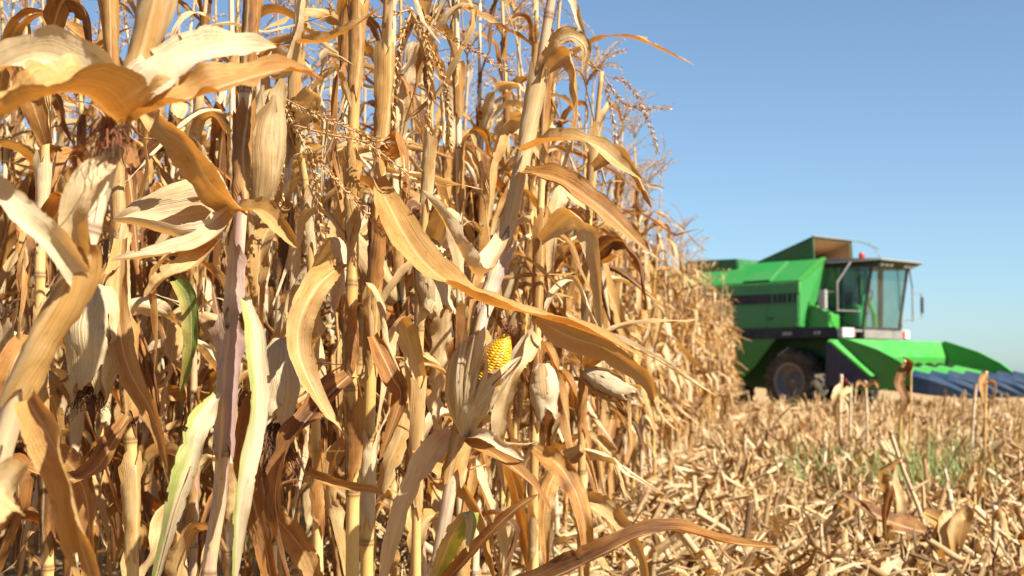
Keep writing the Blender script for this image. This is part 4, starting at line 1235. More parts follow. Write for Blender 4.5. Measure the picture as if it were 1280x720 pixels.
def stub(x, y, rng, label, group=None, me=None, lean=.14, scraps=2):
    root = thing('corn_stub', label, 'corn stub', (x, y, -.02), (rng.normal(0, lean), rng.normal(0, lean), rng.uniform(0, 6.28)), group)
    me = me or STUB_ME[int(rng.integers(len(STUB_ME)))]
    ob('cut_stalk', me, root)
    top = max(v.co.z for v in me.vertices)
    for _ in range(scraps):
        ob('leaf_scrap', SCRAP_LIB[int(rng.integers(len(SCRAP_LIB)))], root, (0, 0, top * rng.uniform(.45, .95)), (0, 0, rng.uniform(0, 6.28)), rng.uniform(.6, 1.1))
    return root


cs = []
for k in range(1, 24):
    y = 4.6
    while y < 40:
        y += .24 + abs(fr.normal(0, .09))
        x = float(x_edge(y)) + k * .72 - .15 + fr.normal(0, .05)
        if x > .37 * y + .3: continue
        if fr.random() < .18: continue
        cs.append((y, x, k))
cs.sort()
for y, x, k in cs[:230]:
    if k == 1:
        lab, gp = 'pale cut corn stub in the row beside the standing crop', 'cut stubs beside the standing crop'
    elif y < 9:
        lab, gp = 'pale cut corn stub in the near stubble, low among the chopped straw', 'cut stubs in the near stubble'
    else:
        lab, gp = 'pale cut corn stub in the middle of the stubble field', 'cut stubs in the middle stubble'
    stub(x, y, fr, lab, gp, lean=.22, scraps=int(fr.integers(1, 4)) if y < 16 else int(fr.integers(0, 3)))
g_st = Geo()
for y, x, k in cs[230:]:
    if abs(x - 9.5) < 4 and y > 33.0: continue
    M = Matrix.Translation((x, y, -.02)) @ Matrix.Rotation(fr.uniform(0, 6.28), 4, 'Z') @ Matrix.Rotation(fr.normal(0, .2), 4, 'X') @ Matrix.Scale(fr.uniform(.9, 1.7), 4)
    g_st.add_geo(STUBS[int(fr.integers(len(STUBS)))], np.array(M), fr.uniform(0, 1))
tag(ob('far_stubble', g_st.mesh('far_stubble', [M_STUBBLE])), 'rows of short cut stubs far out in the field', 'stubble', None, 'stuff')


def survey_stub(label, pts, r, mat, leaves=(), seed=1):
    """a taller leftover stalk: points from the soil up"""
    rng = np.random.default_rng(seed)
    W = [P(*p) for p in pts]
    base = W[0].copy(); base[2] = -.02
    W[0] = base
    root = thing('corn_stub', label, 'corn stub', base)
    Pt = catmull(np.array(W) - base, 24)
    g = stalk_geo(Pt, r, r * .8, .16, 9, 1, .4)
    for k in range(6):
        a = rng.uniform(0, 6.28); sg = np.linspace(0, 1, 4)[:, None]
        Pf = Pt[-2] + np.array([math.cos(a), math.sin(a), 0]) * r * .6 + sg * (np.array([math.cos(a) * .02, math.sin(a) * .02, rng.uniform(.02, .06)]))
        g.add(*ribbon(Pf, np.array([.007, .006, .004, .001]), (math.cos(a), math.sin(a), 0), np.full(4, .8), np.zeros(4), rng, 3, .1, 2, .1, 0))
    ob('cut_stalk', g.mesh('cut_stalk', [mat]), root)
    for (lp, w, mt) in leaves:
        n = 30
        Q = catmull([P(*p) for p in lp], n) - base
        s = np.linspace(0, 1, n)
        V, F, U = ribbon(Q, width_profile(n, w, 2.6, .5), (0, -1, .3), 1.2 + .5 * wob(rng, n), rng.uniform(-1.5, 1.5) * s, rng, 7, .16, 5, .12, .1)
        ob('leaf_scrap', Geo().add(V, F, U).mesh('leaf_scrap', [mt]), root)
    return root


survey_stub('long bare stalk leaning left above the stubble', [(1168, 690, 7.2), (1150, 640, 7.2), (1130, 590, 7.15), (1112, 538, 7.1)], .013, M_STALK_PALE, [], 2)
survey_stub('dark weathered stub wrapped in a bent brown leaf', [(1110, 712, 6.7), (1108, 670, 6.7), (1106, 600, 6.7)], .013, M_STALK, [([(1108, 622, 6.65), (1102, 592, 6.6), (1116, 580, 6.6), (1128, 570, 6.6)], .05, M_LEAF_RUST), ([(1106, 650, 6.66), (1112, 610, 6.62), (1104, 640, 6.6), (1108, 690, 6.58)], .045, M_LEAF_RUST)], 3)
survey_stub('short stub beside the dark one with a husk standing on it', [(1124, 705, 6.9), (1122, 660, 6.9), (1120, 622, 6.9)], .016, M_STALK, [([(1122, 660, 6.86), (1126, 630, 6.84), (1118, 600, 6.84), (1120, 575, 6.84)], .06, M_LEAF_PALE)], 4)
survey_stub('tall ragged stub topped by a crumpled brown leaf, before the corn header', [(1124, 590, 13.5), (1126, 520, 13.5), (1131, 450, 13.5)], .018, M_STALK, [([(1130, 456, 13.4), (1124, 480, 13.35), (1132, 500, 13.3), (1124, 522, 13.3)], .10, M_LEAF_RUST), ([(1130, 470, 13.4), (1138, 452, 13.35), (1128, 445, 13.3)], .08, M_LEAF_GOLD)], 5)
survey_stub('thin straight stub next to the tall ragged one', [(1136, 588, 13.6), (1138, 520, 13.6), (1139, 455, 13.6)], .013, M_STALK, [], 6)
survey_stub('pale ragged stub standing in front of the navy header end', [(1050, 575, 15.5), (1050, 520, 15.5), (1052, 468, 15.5)], .022, M_STALK_PALE, [([(1051, 480, 15.4), (1044, 500, 15.3), (1048, 540, 15.3)], .09, M_LEAF_PALE), ([(1051, 490, 15.4), (1060, 510, 15.3), (1058, 545, 15.3)], .08, M_LEAF_PALE)], 7)
survey_stub('pale leafy stub right of the ragged one by the header end', [(1062, 576, 15.3), (1063, 520, 15.3), (1064, 480, 15.3)], .018, M_STALK_PALE, [([(1064, 486, 15.2), (1056, 490, 15.15), (1050, 502, 15.1)], .08, M_LEAF)], 8)
survey_stub('pale forked stub standing before the header side plate', [(1084, 580, 15.0), (1084, 530, 15.0), (1082, 476, 15.0)], .017, M_STALK_PALE, [([(1083, 484, 14.9), (1094, 478, 14.85), (1098, 486, 14.8)], .06, M_LEAF_GOLD), ([(1083, 484, 14.9), (1074, 478, 14.85), (1070, 486, 14.8)], .06, M_LEAF_GOLD)], 9)
survey_stub('pale straight stub before the blue snouts', [(1213, 590, 13.4), (1216, 530, 13.4), (1220, 480, 13.4)], .019, M_STALK_PALE, [], 10)
survey_stub('stub with a looping brown leaf before the blue snouts', [(1230, 592, 13.2), (1231, 530, 13.2), (1233, 464, 13.2)], .017, M_STALK, [([(1233, 468, 13.1), (1226, 480, 13.05), (1230, 505, 13.0)], .09, M_LEAF_GOLD), ([(1234, 480, 13.1), (1243, 478, 13.05), (1246, 490, 13.0), (1238, 496, 13.0)], .05, M_LEAF_GOLD)], 11)
survey_stub('grey shredded stub at the lower right corner', [(1196, 735, 6.2), (1197, 690, 6.2), (1186, 612, 6.2)], .016, M_STALK_PALE, [([(1195, 690, 6.15), (1206, 640, 6.12), (1190, 660, 6.1), (1200, 720, 6.1)], .07, M_LEAF_PALE), ([(1190, 640, 6.15), (1178, 660, 6.12), (1186, 720, 6.1)], .06, M_LEAF)], 12)
survey_stub('stout pale stub at the right edge of the stubble', [(1244, 720, 6.5), (1243, 680, 6.5), (1244, 632, 6.5)], .017, M_STALK_PALE, [([(1244, 650, 6.46), (1256, 640, 6.42), (1262, 680, 6.4)], .05, M_LEAF_GOLD)], 13)
survey_stub('thin pale stub near the leaning bare stalk', [(1190, 640, 9.6), (1186, 610, 9.6), (1181, 585, 9.6)], .012, M_STALK_PALE, [], 14)
survey_stub('slim split stub low in the middle of the stubble', [(1028, 735, 6.2), (1028, 700, 6.2), (1026, 655, 6.2)], .010, M_STALK_PALE, [([(1028, 700, 6.15), (1020, 690, 6.1), (1016, 720, 6.1)], .03, M_STUBBLE)], 15)

# fallen husk and leaves that read on their own
def lying_leaf(name, label, cat, pts, w, mat, nrm=(0, -.6, .8), tw=(0, .4), curl=1.2, seed=1):
    rng = np.random.default_rng(seed)
    n = 40
    W = catmull([P(*p) for p in pts], n)
    base = W.mean(axis=0)
    s = np.linspace(0, 1, n)
    V, F, U = ribbon(W - base, width_profile(n, w, 2.6, .5), nrm, curl + .4 * wob(rng, n), np.interp(s, np.linspace(0, 1, len(tw)), tw), rng, 9, .12, 4, .08, .15)
    return tag(ob(name, Geo().add(V, F, U).mesh(name, [mat]), None, base), label, cat)


lying_leaf('fallen_husk', 'broad brown husk leaf lying at the foot of the dark stub', 'husk', [(1165, 668, 6.9), (1120, 655, 6.8), (1085, 638, 6.75), (1050, 615, 6.8)], .13, M_LEAF_GOLD, (0, -.8, .6), (0, .2), .6, 31)
lying_leaf('fallen_husk', 'crumpled pale husk lying right of the leaning bare stalk', 'husk', [(1155, 640, 7.0), (1175, 652, 6.9), (1190, 668, 6.85), (1200, 690, 6.85)], .10, M_LEAF_PALE, (0, -.8, .6), (0, .5), 1.0, 32)
lying_leaf('fallen_leaf', 'golden leaf lying along the bottom edge of the stubble', 'leaf', [(1120, 698, 6.2), (1150, 710, 6.1), (1180, 722, 6.05), (1210, 735, 6.0)], .07, M_LEAF_GOLD, (0, -.6, .8), (0, .4), 1.0, 33)


def grass_tuft(label, px, py, d, n, h, spread, seed):
    rng = np.random.default_rng(seed)
    b = P(px, py, d); b[2] = -.01
    g = Geo()
    for _ in range(n):
        a = rng.uniform(0, 6.28); k = 8
        s = np.linspace(0, 1, k)
        L = h * rng.uniform(.5, 1.1); ln = rng.uniform(.1, .7)
        p0 = np.array([rng.normal(0, spread), rng.normal(0, spread), 0])
        Pt = p0 + np.stack([np.cos(a) * ln * L * s ** 1.5, np.sin(a) * ln * L * s ** 1.5, L * (s - .25 * ln * s ** 2)], -1)
        g.add(*ribbon(Pt, .010 * (1 - s ** 2) + .001, (math.cos(a), math.sin(a), .2), np.full(k, 1.0), rng.uniform(-1, 1) * s, rng, 3, 0, 1, 0, .2), rng.uniform(0, 1))
    return tag(ob('grass_tuft', g.mesh('grass_tuft', [M_GRASS]), None, b), label, 'grass')


grass_tuft('sparse green grass tuft left of the leaning bare stalk', 1054, 610, 10.8, 120, .48, .22, 1)
grass_tuft('taller green grass tuft right of the leaning bare stalk', 1172, 608, 10.6, 110, .62, .17, 2)
grass_tuft('small green weed low beside the fallen husk', 1020, 648, 8.4, 26, .26, .12, 3)
grass_tuft('thin green grass blades behind the leaning bare stalk', 1120, 600, 11.0, 40, .42, .30, 4)


# ------------------------------------------------------------------ combine harvester
HF = Vector((.682, -.731, 0)).normalized()
HL = Vector((.731, .682, 0)).normalized()
CMB = thing('combine_harvester', 'green combine harvester with a six row corn header parked in the stubble', 'combine', (6.77, 35.0, 0), (0, 0, math.atan2(HF.y, HF.x)))


def finish(bm, name, mats, parent, bevel=0.0, smooth_=False, loc=(0, 0, 0)):
    bmesh.ops.recalc_face_normals(bm, faces=bm.faces)
    if bevel:
        bmesh.ops.bevel(bm, geom=list(bm.edges), offset=bevel, segments=2, affect='EDGES', clamp_overlap=True)
    me = bpy.data.meshes.new(name)
    bm.to_mesh(me); bm.free()
    for m in (mats if isinstance(mats, list) else [mats]): me.materials.append(m)
    if smooth_:
        for p in me.polygons: p.use_smooth = True
    return ob(name, me, parent, loc)


def add_prism(bm, poly, y0, y1, mi=0, y0b=None):
    """poly of (s, z), extruded from y0 to y1"""
    a = [bm.verts.new((s, y0, z)) for s, z in poly]
    b = [bm.verts.new((s, y1, z)) for s, z in poly]
    n = len(poly)
    fs = [bm.faces.new(a), bm.faces.new(b[::-1])]
    for i in range(n):
        fs.append(bm.faces.new((a[i], b[i], b[(i + 1) % n], a[(i + 1) % n])))
    for f in fs: f.material_index = mi
    return fs


def add_hexa(bm, p, mi=0):
    """8 points: 4 of one face then 4 of the opposite"""
    v = [bm.verts.new(q) for q in p]
    for q in ((0, 1, 2, 3), (7, 6, 5, 4), (0, 4, 5, 1), (1, 5, 6, 2), (2, 6, 7, 3), (3, 7, 4, 0)):
        f = bm.faces.new([v[i] for i in q]); f.material_index = mi


def slab(bm, quad, th, nrm, mi=0):
    n = Vector(nrm).normalized() * th
    add_hexa(bm, [Vector(p) for p in quad] + [Vector(p) + n for p in quad], mi)


def bar(bm, pts, r, ns=8, mi=0):
    Pt = np.array([tuple(p) for p in pts], float)
    V, F, U = tube(Pt, np.full(len(Pt), r), ns, None, False)
    vs_ = [bm.verts.new(v) for v in V]
    for f in F:
        try:
            bm.faces.new([vs_[i] for i in f]).material_index = mi
        except ValueError:
            pass


def part(name, mats, parent, fn, bevel=0.0, smooth_=False):
    bm = bmesh.new()
    fn(bm)
    return finish(bm, name, mats, parent, bevel, smooth_)


BW = 3.0     # body width
# body: upright sides, roof panels that lean in
def f_body(bm):
    sec = [(0, 2.12), (0, 3.27), (.72, 3.84), (BW - .72, 3.84), (BW, 3.27), (BW, 2.12)]
    a = [bm.verts.new((-4.6, y, z)) for y, z in sec]
    b = [bm.verts.new((.36, y, z)) if i in (0, 1, 4, 5) else bm.verts.new((.62, y, z)) for i, (y, z) in enumerate(sec)]
    bm.faces.new(a); bm.faces.new(b[::-1])
    for i in range(6):
        bm.faces.new((a[i], b[i], b[(i + 1) % 6], a[(i + 1) % 6]))
body = part('body', M_GREEN, CMB, f_body, .03)
part('vent_strip', M_CHAR, body, lambda bm: add_prism(bm, [(-3.6, 2.74), (-.47, 2.74), (-.47, 2.98), (-3.6, 2.98)], -.012, .03))
for k in range(5):
    s0 = -.42 + k * .155
    w = .125 if k < 2 else .10
    part('vent_grille', M_CHAR, body, lambda bm: add_prism(bm, [(s0, 2.74), (s0 + w, 2.74), (s0 + w, 2.97), (s0, 2.97)], -.012, .03))
part('panel_seam', M_GREEN_DK, body, lambda bm: [add_prism(bm, [(-3.6, 2.685), (.35, 2.685), (.35, 2.70), (-3.6, 2.70)], -.008, .02), add_prism(bm, [(-1.74, 3.0), (-1.725, 3.0), (-1.725, 3.25), (-1.74, 3.25)], -.006, .02),
                                                 add_prism(bm, [(-1.3, 3.08), (-.45, 3.08), (-.45, 3.095), (-1.3, 3.095)], -.008, .02)])
# raised hatch on the sloping roof panel
def f_hatch(bm):
    n = Vector((0, -.57, .72)).normalized()
    q = lambda s, t: Vector((s, .72 * t, 3.27 + .57 * t)) + n * .002
    slab(bm, [q(-1.35, .06), q(-.52, .06), q(-.42, .96), q(-1.35, .96)], .035, n)
part('hatch', M_GREEN, body, f_hatch, .01)
part('panel_bolts', M_GREY, body, lambda bm: [bmesh.ops.create_cone(bm, cap_ends=True, segments=8, radius1=.014, radius2=.010, depth=.014, matrix=Matrix.Translation((s_, -.006, z_)) @ Matrix.Rotation(math.pi / 2, 4, 'X')) for s_ in (-3.4, -2.6, -1.8, -1.66, -.9, -.1, .26) for z_ in (2.2, 2.62, 3.2)])
part('door_seam', M_BLACK, body, lambda bm: [add_prism(bm, [(s_, 2.13), (s_ + .012, 2.13), (s_ + .012, 2.68), (s_, 2.68)], -.004, .02) for s_ in (-1.74, -.62)])
part('latch_handle', M_BLACK, body, lambda bm: [add_prism(bm, [(s_, 2.34), (s_ + .14, 2.34), (s_ + .14, 2.38), (s_, 2.38)], -.03, .0) for s_ in (-.56, -1.68)], .004)
part('corner_strip', M_BRIGHT_GREEN, body, lambda bm: add_hexa(bm, [(.30, -.014, 2.98), (.38, -.014, 2.98), (.385, -.02, 3.28), (.30, -.02, 3.28), (.30, .02, 2.98), (.38, .03, 2.98), (.40, .05, 3.26), (.30, .03, 3.26)]))
def f_slope_strip(bm):
    add_hexa(bm, [(.30, -.02, 3.27), (.40, -.02, 3.27), (.67, .70, 3.87), (.54, .70, 3.87), (.30, .05, 3.24), (.40, .05, 3.24), (.66, .76, 3.82), (.54, .76, 3.82)])
part('roof_edge_strip', M_BRIGHT_GREEN, body, f_slope_strip, .008)
# darker engine cover at the rear roof
part('engine_cover', M_GREEN_DK, CMB, lambda bm: add_prism(bm, [(-3.9, 3.6), (-1.9, 3.6), (-1.95, 3.98), (-3.7, 4.02)], .55, BW - .5), .03)
# lower skirt and running rail
part('side_rail', M_CHAR, CMB, lambda bm: add_prism(bm, [(-4.6, 1.86), (1.44, 1.86), (1.44, 2.115), (-4.6, 2.115)], -.03, -.003), .008)
part('rail_marking', M_WHITE, CMB, lambda bm: [add_prism(bm, [(s, 1.94), (s + w, 1.94), (s + w + .02, 2.02), (s + .02, 2.02)], -.034, -.02) for s, w in ((-.12, .05), (-.05, .06), (.03, .04), (.09, .05), (.80, .06), (.90, .08))])
part('skirt_panel', M_GREEN, CMB, lambda bm: add_prism(bm, [(-4.5, 1.92), (-.30, 1.92), (-.98, 1.20), (-1.55, .78), (-3.4, .70), (-4.5, 1.1)], .0, .05), .01)
def f_chassis(bm):
    add_prism(bm, [(-4.2, .85), (-1.2, .62), (1.0, .75), (1.4, 1.0), (1.4, 2.105), (-4.3, 2.105)], .72, BW - .72)
    add_prism(bm, [(-.25, .62), (.25, .62), (.25, .98), (-.25, .98)], .3, BW - .3)
part('chassis', M_GREEN_DK, CMB, f_chassis, .02)
part('belt_guard', M_GREEN_DK, CMB, lambda bm: [add_prism(bm, [(-.6, 1.5), (1.0, 1.35), (1.25, 1.84), (-.55, 1.84)], .60, .72), add_prism(bm, [(.75, .9), (1.05, .9), (1.2, 1.84), (.9, 1.84)], .45, .60)], .01)
part('platform', M_GREY, CMB, lambda bm: add_prism(bm, [(.36, 2.0), (1.60, 2.0), (1.60, 2.06), (.36, 2.06)], .10, BW - .1), .005)
# stepped box in front of the body
part('step_box', M_BRIGHT_GREEN, CMB, lambda bm: add_prism(bm, [(.37, 2.062), (.99, 2.062), (1.01, 2.43), (.52, 2.68), (.37, 2.68)], .34, .80), .02)
# grain tank hood: opened lid with side cheeks, lining visible from the front
def f_hood(bm):
    y0, y1 = .82, 2.53
    slab(bm, [(-1.5, y0, 3.86), (.22, y0, 4.40), (.22, y1, 4.40), (-1.5, y1, 3.86)], .03, (-.3, 0, 1))
    for y in (y0, y1 - .03):
        add_prism(bm, [(-1.5, 3.845), (.26, 3.845), (.22, 4.39)], y, y + .03)
hood = part('tank_hood', M_GREEN_DK, CMB, f_hood, .004)
def f_lining(bm):
    y0, y1 = .853, 2.497
    slab(bm, [(-1.42, y0, 3.868), (.205, y0, 4.378), (.205, y1, 4.378), (-1.42, y1, 3.868)], -.012, (-.3, 0, 1))
    add_prism(bm, [(-1.40, 3.86), (.21, 3.86), (.19, 4.36)], y1 - .012, y1)
    add_prism(bm, [(-1.40, 3.86), (.21, 3.86), (.19, 4.36)], y0, y0 + .012)
    add_prism(bm, [(-1.30, 3.845), (.2, 3.845), (.2, 3.858), (-1.3, 3.858)], y0 + .014, y1 - .014)
part('lining', M_BEIGE, hood, f_lining)
part('hood_rim', M_ROOF, hood, lambda bm: slab(bm, [(.20, .82, 4.402), (.26, .82, 4.418), (.26, 2.53, 4.418), (.20, 2.53, 4.402)], .03, (-.3, 0, 1)), .004)

# cab
CY0, CY1 = .86, 2.52
cab = part('cab', M_BLACK, CMB, lambda bm: [
    # near side frame
    bar(bm, [(.46, CY0 + .03, 2.50), (.46, CY0 + .03, 3.68)], .045), bar(bm, [(.98, CY0 + .02, 2.36), (1.02, CY0 + .02, 3.68)], .030),
    bar(bm, [(1.58, CY0 + .03, 2.08), (1.86, CY0 + .03, 3.66)], .045), bar(bm, [(.46, CY0 + .03, 2.52), (.74, CY0 + .03, 2.52), (1.30, CY0 + .03, 2.10), (1.58, CY0 + .03, 2.08)], .035),
    bar(bm, [(.46, CY0 + .03, 3.66), (1.86, CY0 + .03, 3.62)], .05),
    # far side frame
    bar(bm, [(.46, CY1 - .03, 2.08), (.46, CY1 - .03, 3.68)], .045), bar(bm, [(1.05, CY1 - .03, 2.08), (1.08, CY1 - .03, 3.68)], .075),
    bar(bm, [(1.58, CY1 - .03, 2.08), (1.86, CY1 - .03, 3.66)], .040), bar(bm, [(.46, CY1 - .03, 2.10), (1.58, CY1 - .03, 2.10)], .04),
    bar(bm, [(.46, CY1 - .03, 3.66), (1.86, CY1 - .03, 3.62)], .05),
    # front header and sill
    bar(bm, [(1.85, CY0, 3.63), (1.85, CY1, 3.63)], .055), bar(bm, [(1.58, CY0, 2.10), (1.58, CY1, 2.10)], .035), bar(bm, [(.46, CY0, 3.66), (.46, CY1, 3.66)], .05)])
part('windscreen', M_GLASS, cab, lambda bm: slab(bm, [(1.60, CY0 + .06, 2.13), (1.60, CY1 - .06, 2.13), (1.85, CY1 - .06, 3.58), (1.85, CY0 + .06, 3.58)], .008, (1, 0, -.17)))
part('side_window', M_GLASS, cab, lambda bm: add_prism(bm, [(.50, 2.55), (.76, 2.55), (1.30, 2.14), (1.55, 2.14), (1.82, 3.60), (.50, 3.62)], CY0 + .018, CY0 + .026))
part('side_window', M_GLASS, cab, lambda bm: add_prism(bm, [(.50, 2.14), (1.55, 2.14), (1.82, 3.60), (.50, 3.62)], CY1 - .03, CY1 - .022))
part('rear_wall', M_BLACK, cab, lambda bm: add_prism(bm, [(.44, 2.062), (.47, 2.062), (.47, 2.95), (.44, 2.95)], CY0 + .08, CY1 - .08))
part('lower_panel', M_GREEN, cab, lambda bm: add_prism(bm, [(.42, 2.062), (1.50, 2.062), (1.28, 2.085), (.74, 2.48), (.42, 2.48)], CY0 + .02, CY0 + .05))
part('front_sill', M_GREY, cab, lambda bm: add_prism(bm, [(1.50, 1.84), (1.66, 1.84), (1.66, 2.06), (1.56, 2.06)], CY0 - .02, CY1 + .02), .01)
roof = part('cab_roof', M_ROOF, cab, lambda bm: add_hexa(bm, [(.34, .74, 3.71), (2.24, .74, 3.71), (2.24, 2.66, 3.71), (.34, 2.66, 3.71), (.36, .76, 3.86), (2.20, .78, 3.76), (2.20, 2.62, 3.76), (.36, 2.64, 3.86)]), .012)
part('roof_lining', M_BLACK, cab, lambda bm: add_hexa(bm, [(.5, .93, 3.62), (1.93, .93, 3.57), (1.93, 2.45, 3.57), (.5, 2.45, 3.62), (.42, .80, 3.707), (2.20, .80, 3.707), (2.20, 2.60, 3.707), (.42, 2.60, 3.707)]))
for y in (1.02, 1.22, 1.42, 2.06, 2.24, 2.42):
    part('work_lamp', M_LAMP, cab, lambda bm: add_prism(bm, [(2.02, 3.60), (2.07, 3.59), (2.10, 3.65), (2.05, 3.67)], y - .065, y + .065), .01)
# inside the cab
def f_seat(bm):
    add_prism(bm, [(.68, 2.42), (1.12, 2.46), (1.12, 2.56), (.68, 2.54)], 1.42, 1.92)
    add_prism(bm, [(.58, 2.50), (.70, 2.50), (.64, 3.22), (.52, 3.20)], 1.44, 1.90)
part('seat', M_NAVY, cab, f_seat, .03)
part('steering_column', M_BRIGHT_GREEN, cab, lambda bm: [bar(bm, [(1.42, 1.68, 2.08), (1.40, 1.68, 2.45), (1.30, 1.68, 2.70), (1.22, 1.68, 2.86)], .07)])
def f_wheel_ring(bm):
    pts = [(1.20 + .07 * math.sin(a) - .0, 1.68 + .21 * math.cos(a), 2.90 + .18 * math.sin(a)) for a in np.linspace(0, 2 * math.pi, 25)]
    bar(bm, pts, .018)
part('steering_wheel', M_BLACK, cab, f_wheel_ring)
part('control_console', M_BRIGHT_GREEN, cab, lambda bm: add_prism(bm, [(.85, 2.08), (1.4, 2.08), (1.35, 2.62), (1.15, 2.74), (.85, 2.60)], 1.08, 1.26), .02)
part('grab_post', M_BRIGHT_GREEN, cab, lambda bm: add_prism(bm, [(1.30, 2.95), (1.42, 2.95), (1.46, 3.55), (1.34, 3.55)], 1.30, 1.36), .008)
part('warning_sticker', M_YELLOW, cab, lambda bm: add_prism(bm, [(1.31, 3.0), (1.39, 3.0), (1.41, 3.28), (1.33, 3.28)], 1.29, 1.298))
part('wiper', M_BLACK, cab, lambda bm: bar(bm, [(1.70, 2.36, 2.55), (1.84, 2.1, 3.2), (1.88, 2.0, 3.56)], .012, 6))

# mirrors, lamps, beacon, aerials
def f_marm(bm):
    bar(bm, [(1.36, .76, 3.72), (1.20, .40, 3.20), (1.20, .40, 2.50), (.82, .40, 2.50)], .022)
    bar(bm, [(1.20, .40, 2.98), (.90, .34, 2.98)], .016)
    bar(bm, [(1.20, .40, 2.52), (1.60, .80, 2.50)], .016)
mir = part('mirror', M_GREY, CMB, f_marm)
part('mirror_head', M_WHITE, mir, lambda bm: add_hexa(bm, [(.70, .30, 2.56), (.94, .28, 2.56), (.94, .28, 3.04), (.70, .30, 3.04), (.72, .37, 2.56), (.96, .35, 2.56), (.96, .35, 3.04), (.72, .37, 3.04)]), .02)
def f_marm2(bm):
    bar(bm, [(1.86, 2.56, 3.60), (1.70, 2.95, 3.15), (1.70, 2.95, 2.30)], .02)
    bar(bm, [(1.70, 2.95, 3.02), (1.75, 3.28, 3.02), (1.75, 3.28, 2.40), (1.70, 2.95, 2.36), (1.6, 2.5, 2.32)], .014)
    bar(bm, [(1.5, 2.75, 2.08), (1.5, 2.78, 2.95)], .02, 6)
mir2 = part('mirror', M_GREY, CMB, f_marm2)
part('mirror_head', M_BLACK, mir2, lambda bm: add_hexa(bm, [(1.74, 3.24, 2.52), (1.78, 3.26, 2.52), (1.78, 3.26, 2.94), (1.74, 3.24, 2.94), (1.70, 3.40, 2.52), (1.74, 3.42, 2.52), (1.74, 3.42, 2.94), (1.70, 3.40, 2.94)]), .015)
def lamp_box(y0, y1):
    l = part('front_lamp', M_WHITE, CMB, lambda bm: add_prism(bm, [(1.46, 1.85), (1.62, 1.85), (1.62, 2.09), (1.46, 2.09)], y0, y1), .015)
    part('lamp_lens', M_LAMP, l, lambda bm: add_prism(bm, [(1.62, 1.88), (1.635, 1.88), (1.635, 2.06), (1.62, 2.06)], y0 + .16, y1 - .03))
    part('red_reflector', M_RED, l, lambda bm: add_prism(bm, [(1.62, 1.88), (1.635, 1.88), (1.635, 2.06), (1.62, 2.06)], y0 + .02, y0 + .13) if y0 > 1 else add_prism(bm, [(1.62, 1.88), (1.635, 1.88), (1.635, 2.06), (1.62, 2.06)], y1 - .10, y1 - .01))
lamp_box(-.02, .50)
lamp_box(2.56, 2.92)
def f_beacon(bm):
    bar(bm, [(.5, 2.55, 3.84), (.5, 2.55, 3.97), (.5, 2.55, 4.04)], .075, 12)
bea = part('beacon', M_RED, CMB, f_beacon, 0, True)
part('beacon_cap', M_RED, bea, lambda bm: bmesh.ops.create_uvsphere(bm, u_segments=12, v_segments=6, radius=.075, matrix=Matrix.Translation((.5, 2.55, 4.04))), 0, True)
part('aerial', M_GREEN_DK, CMB, lambda bm: bar(bm, [(.2, 2.52, 4.40), (.3, 2.70, 4.42), (.45, 2.95, 4.34), (.62, 3.15, 4.22)], .014, 6))
part('aerial', M_GREY, CMB, lambda bm: bar(bm, [(1.85, 1.30, 3.80), (1.80, 1.15, 3.98), (1.72, 1.0, 4.15)], .010, 6))

# wheels
def lathe(bm, prof, cx, cz, ns=40, mi=0):
    """prof of (y, r) turned round an axle along y"""
    rings = []
    for y, r in prof:
        rings.append([bm.verts.new((cx + r * math.cos(2 * math.pi * k / ns), y, cz + r * math.sin(2 * math.pi * k / ns))) for k in range(ns)])
    for a, b in zip(rings, rings[1:]):
        for k in range(ns):
            f = bm.faces.new((a[k], a[(k + 1) % ns], b[(k + 1) % ns], b[k])); f.material_index = mi; f.smooth = True


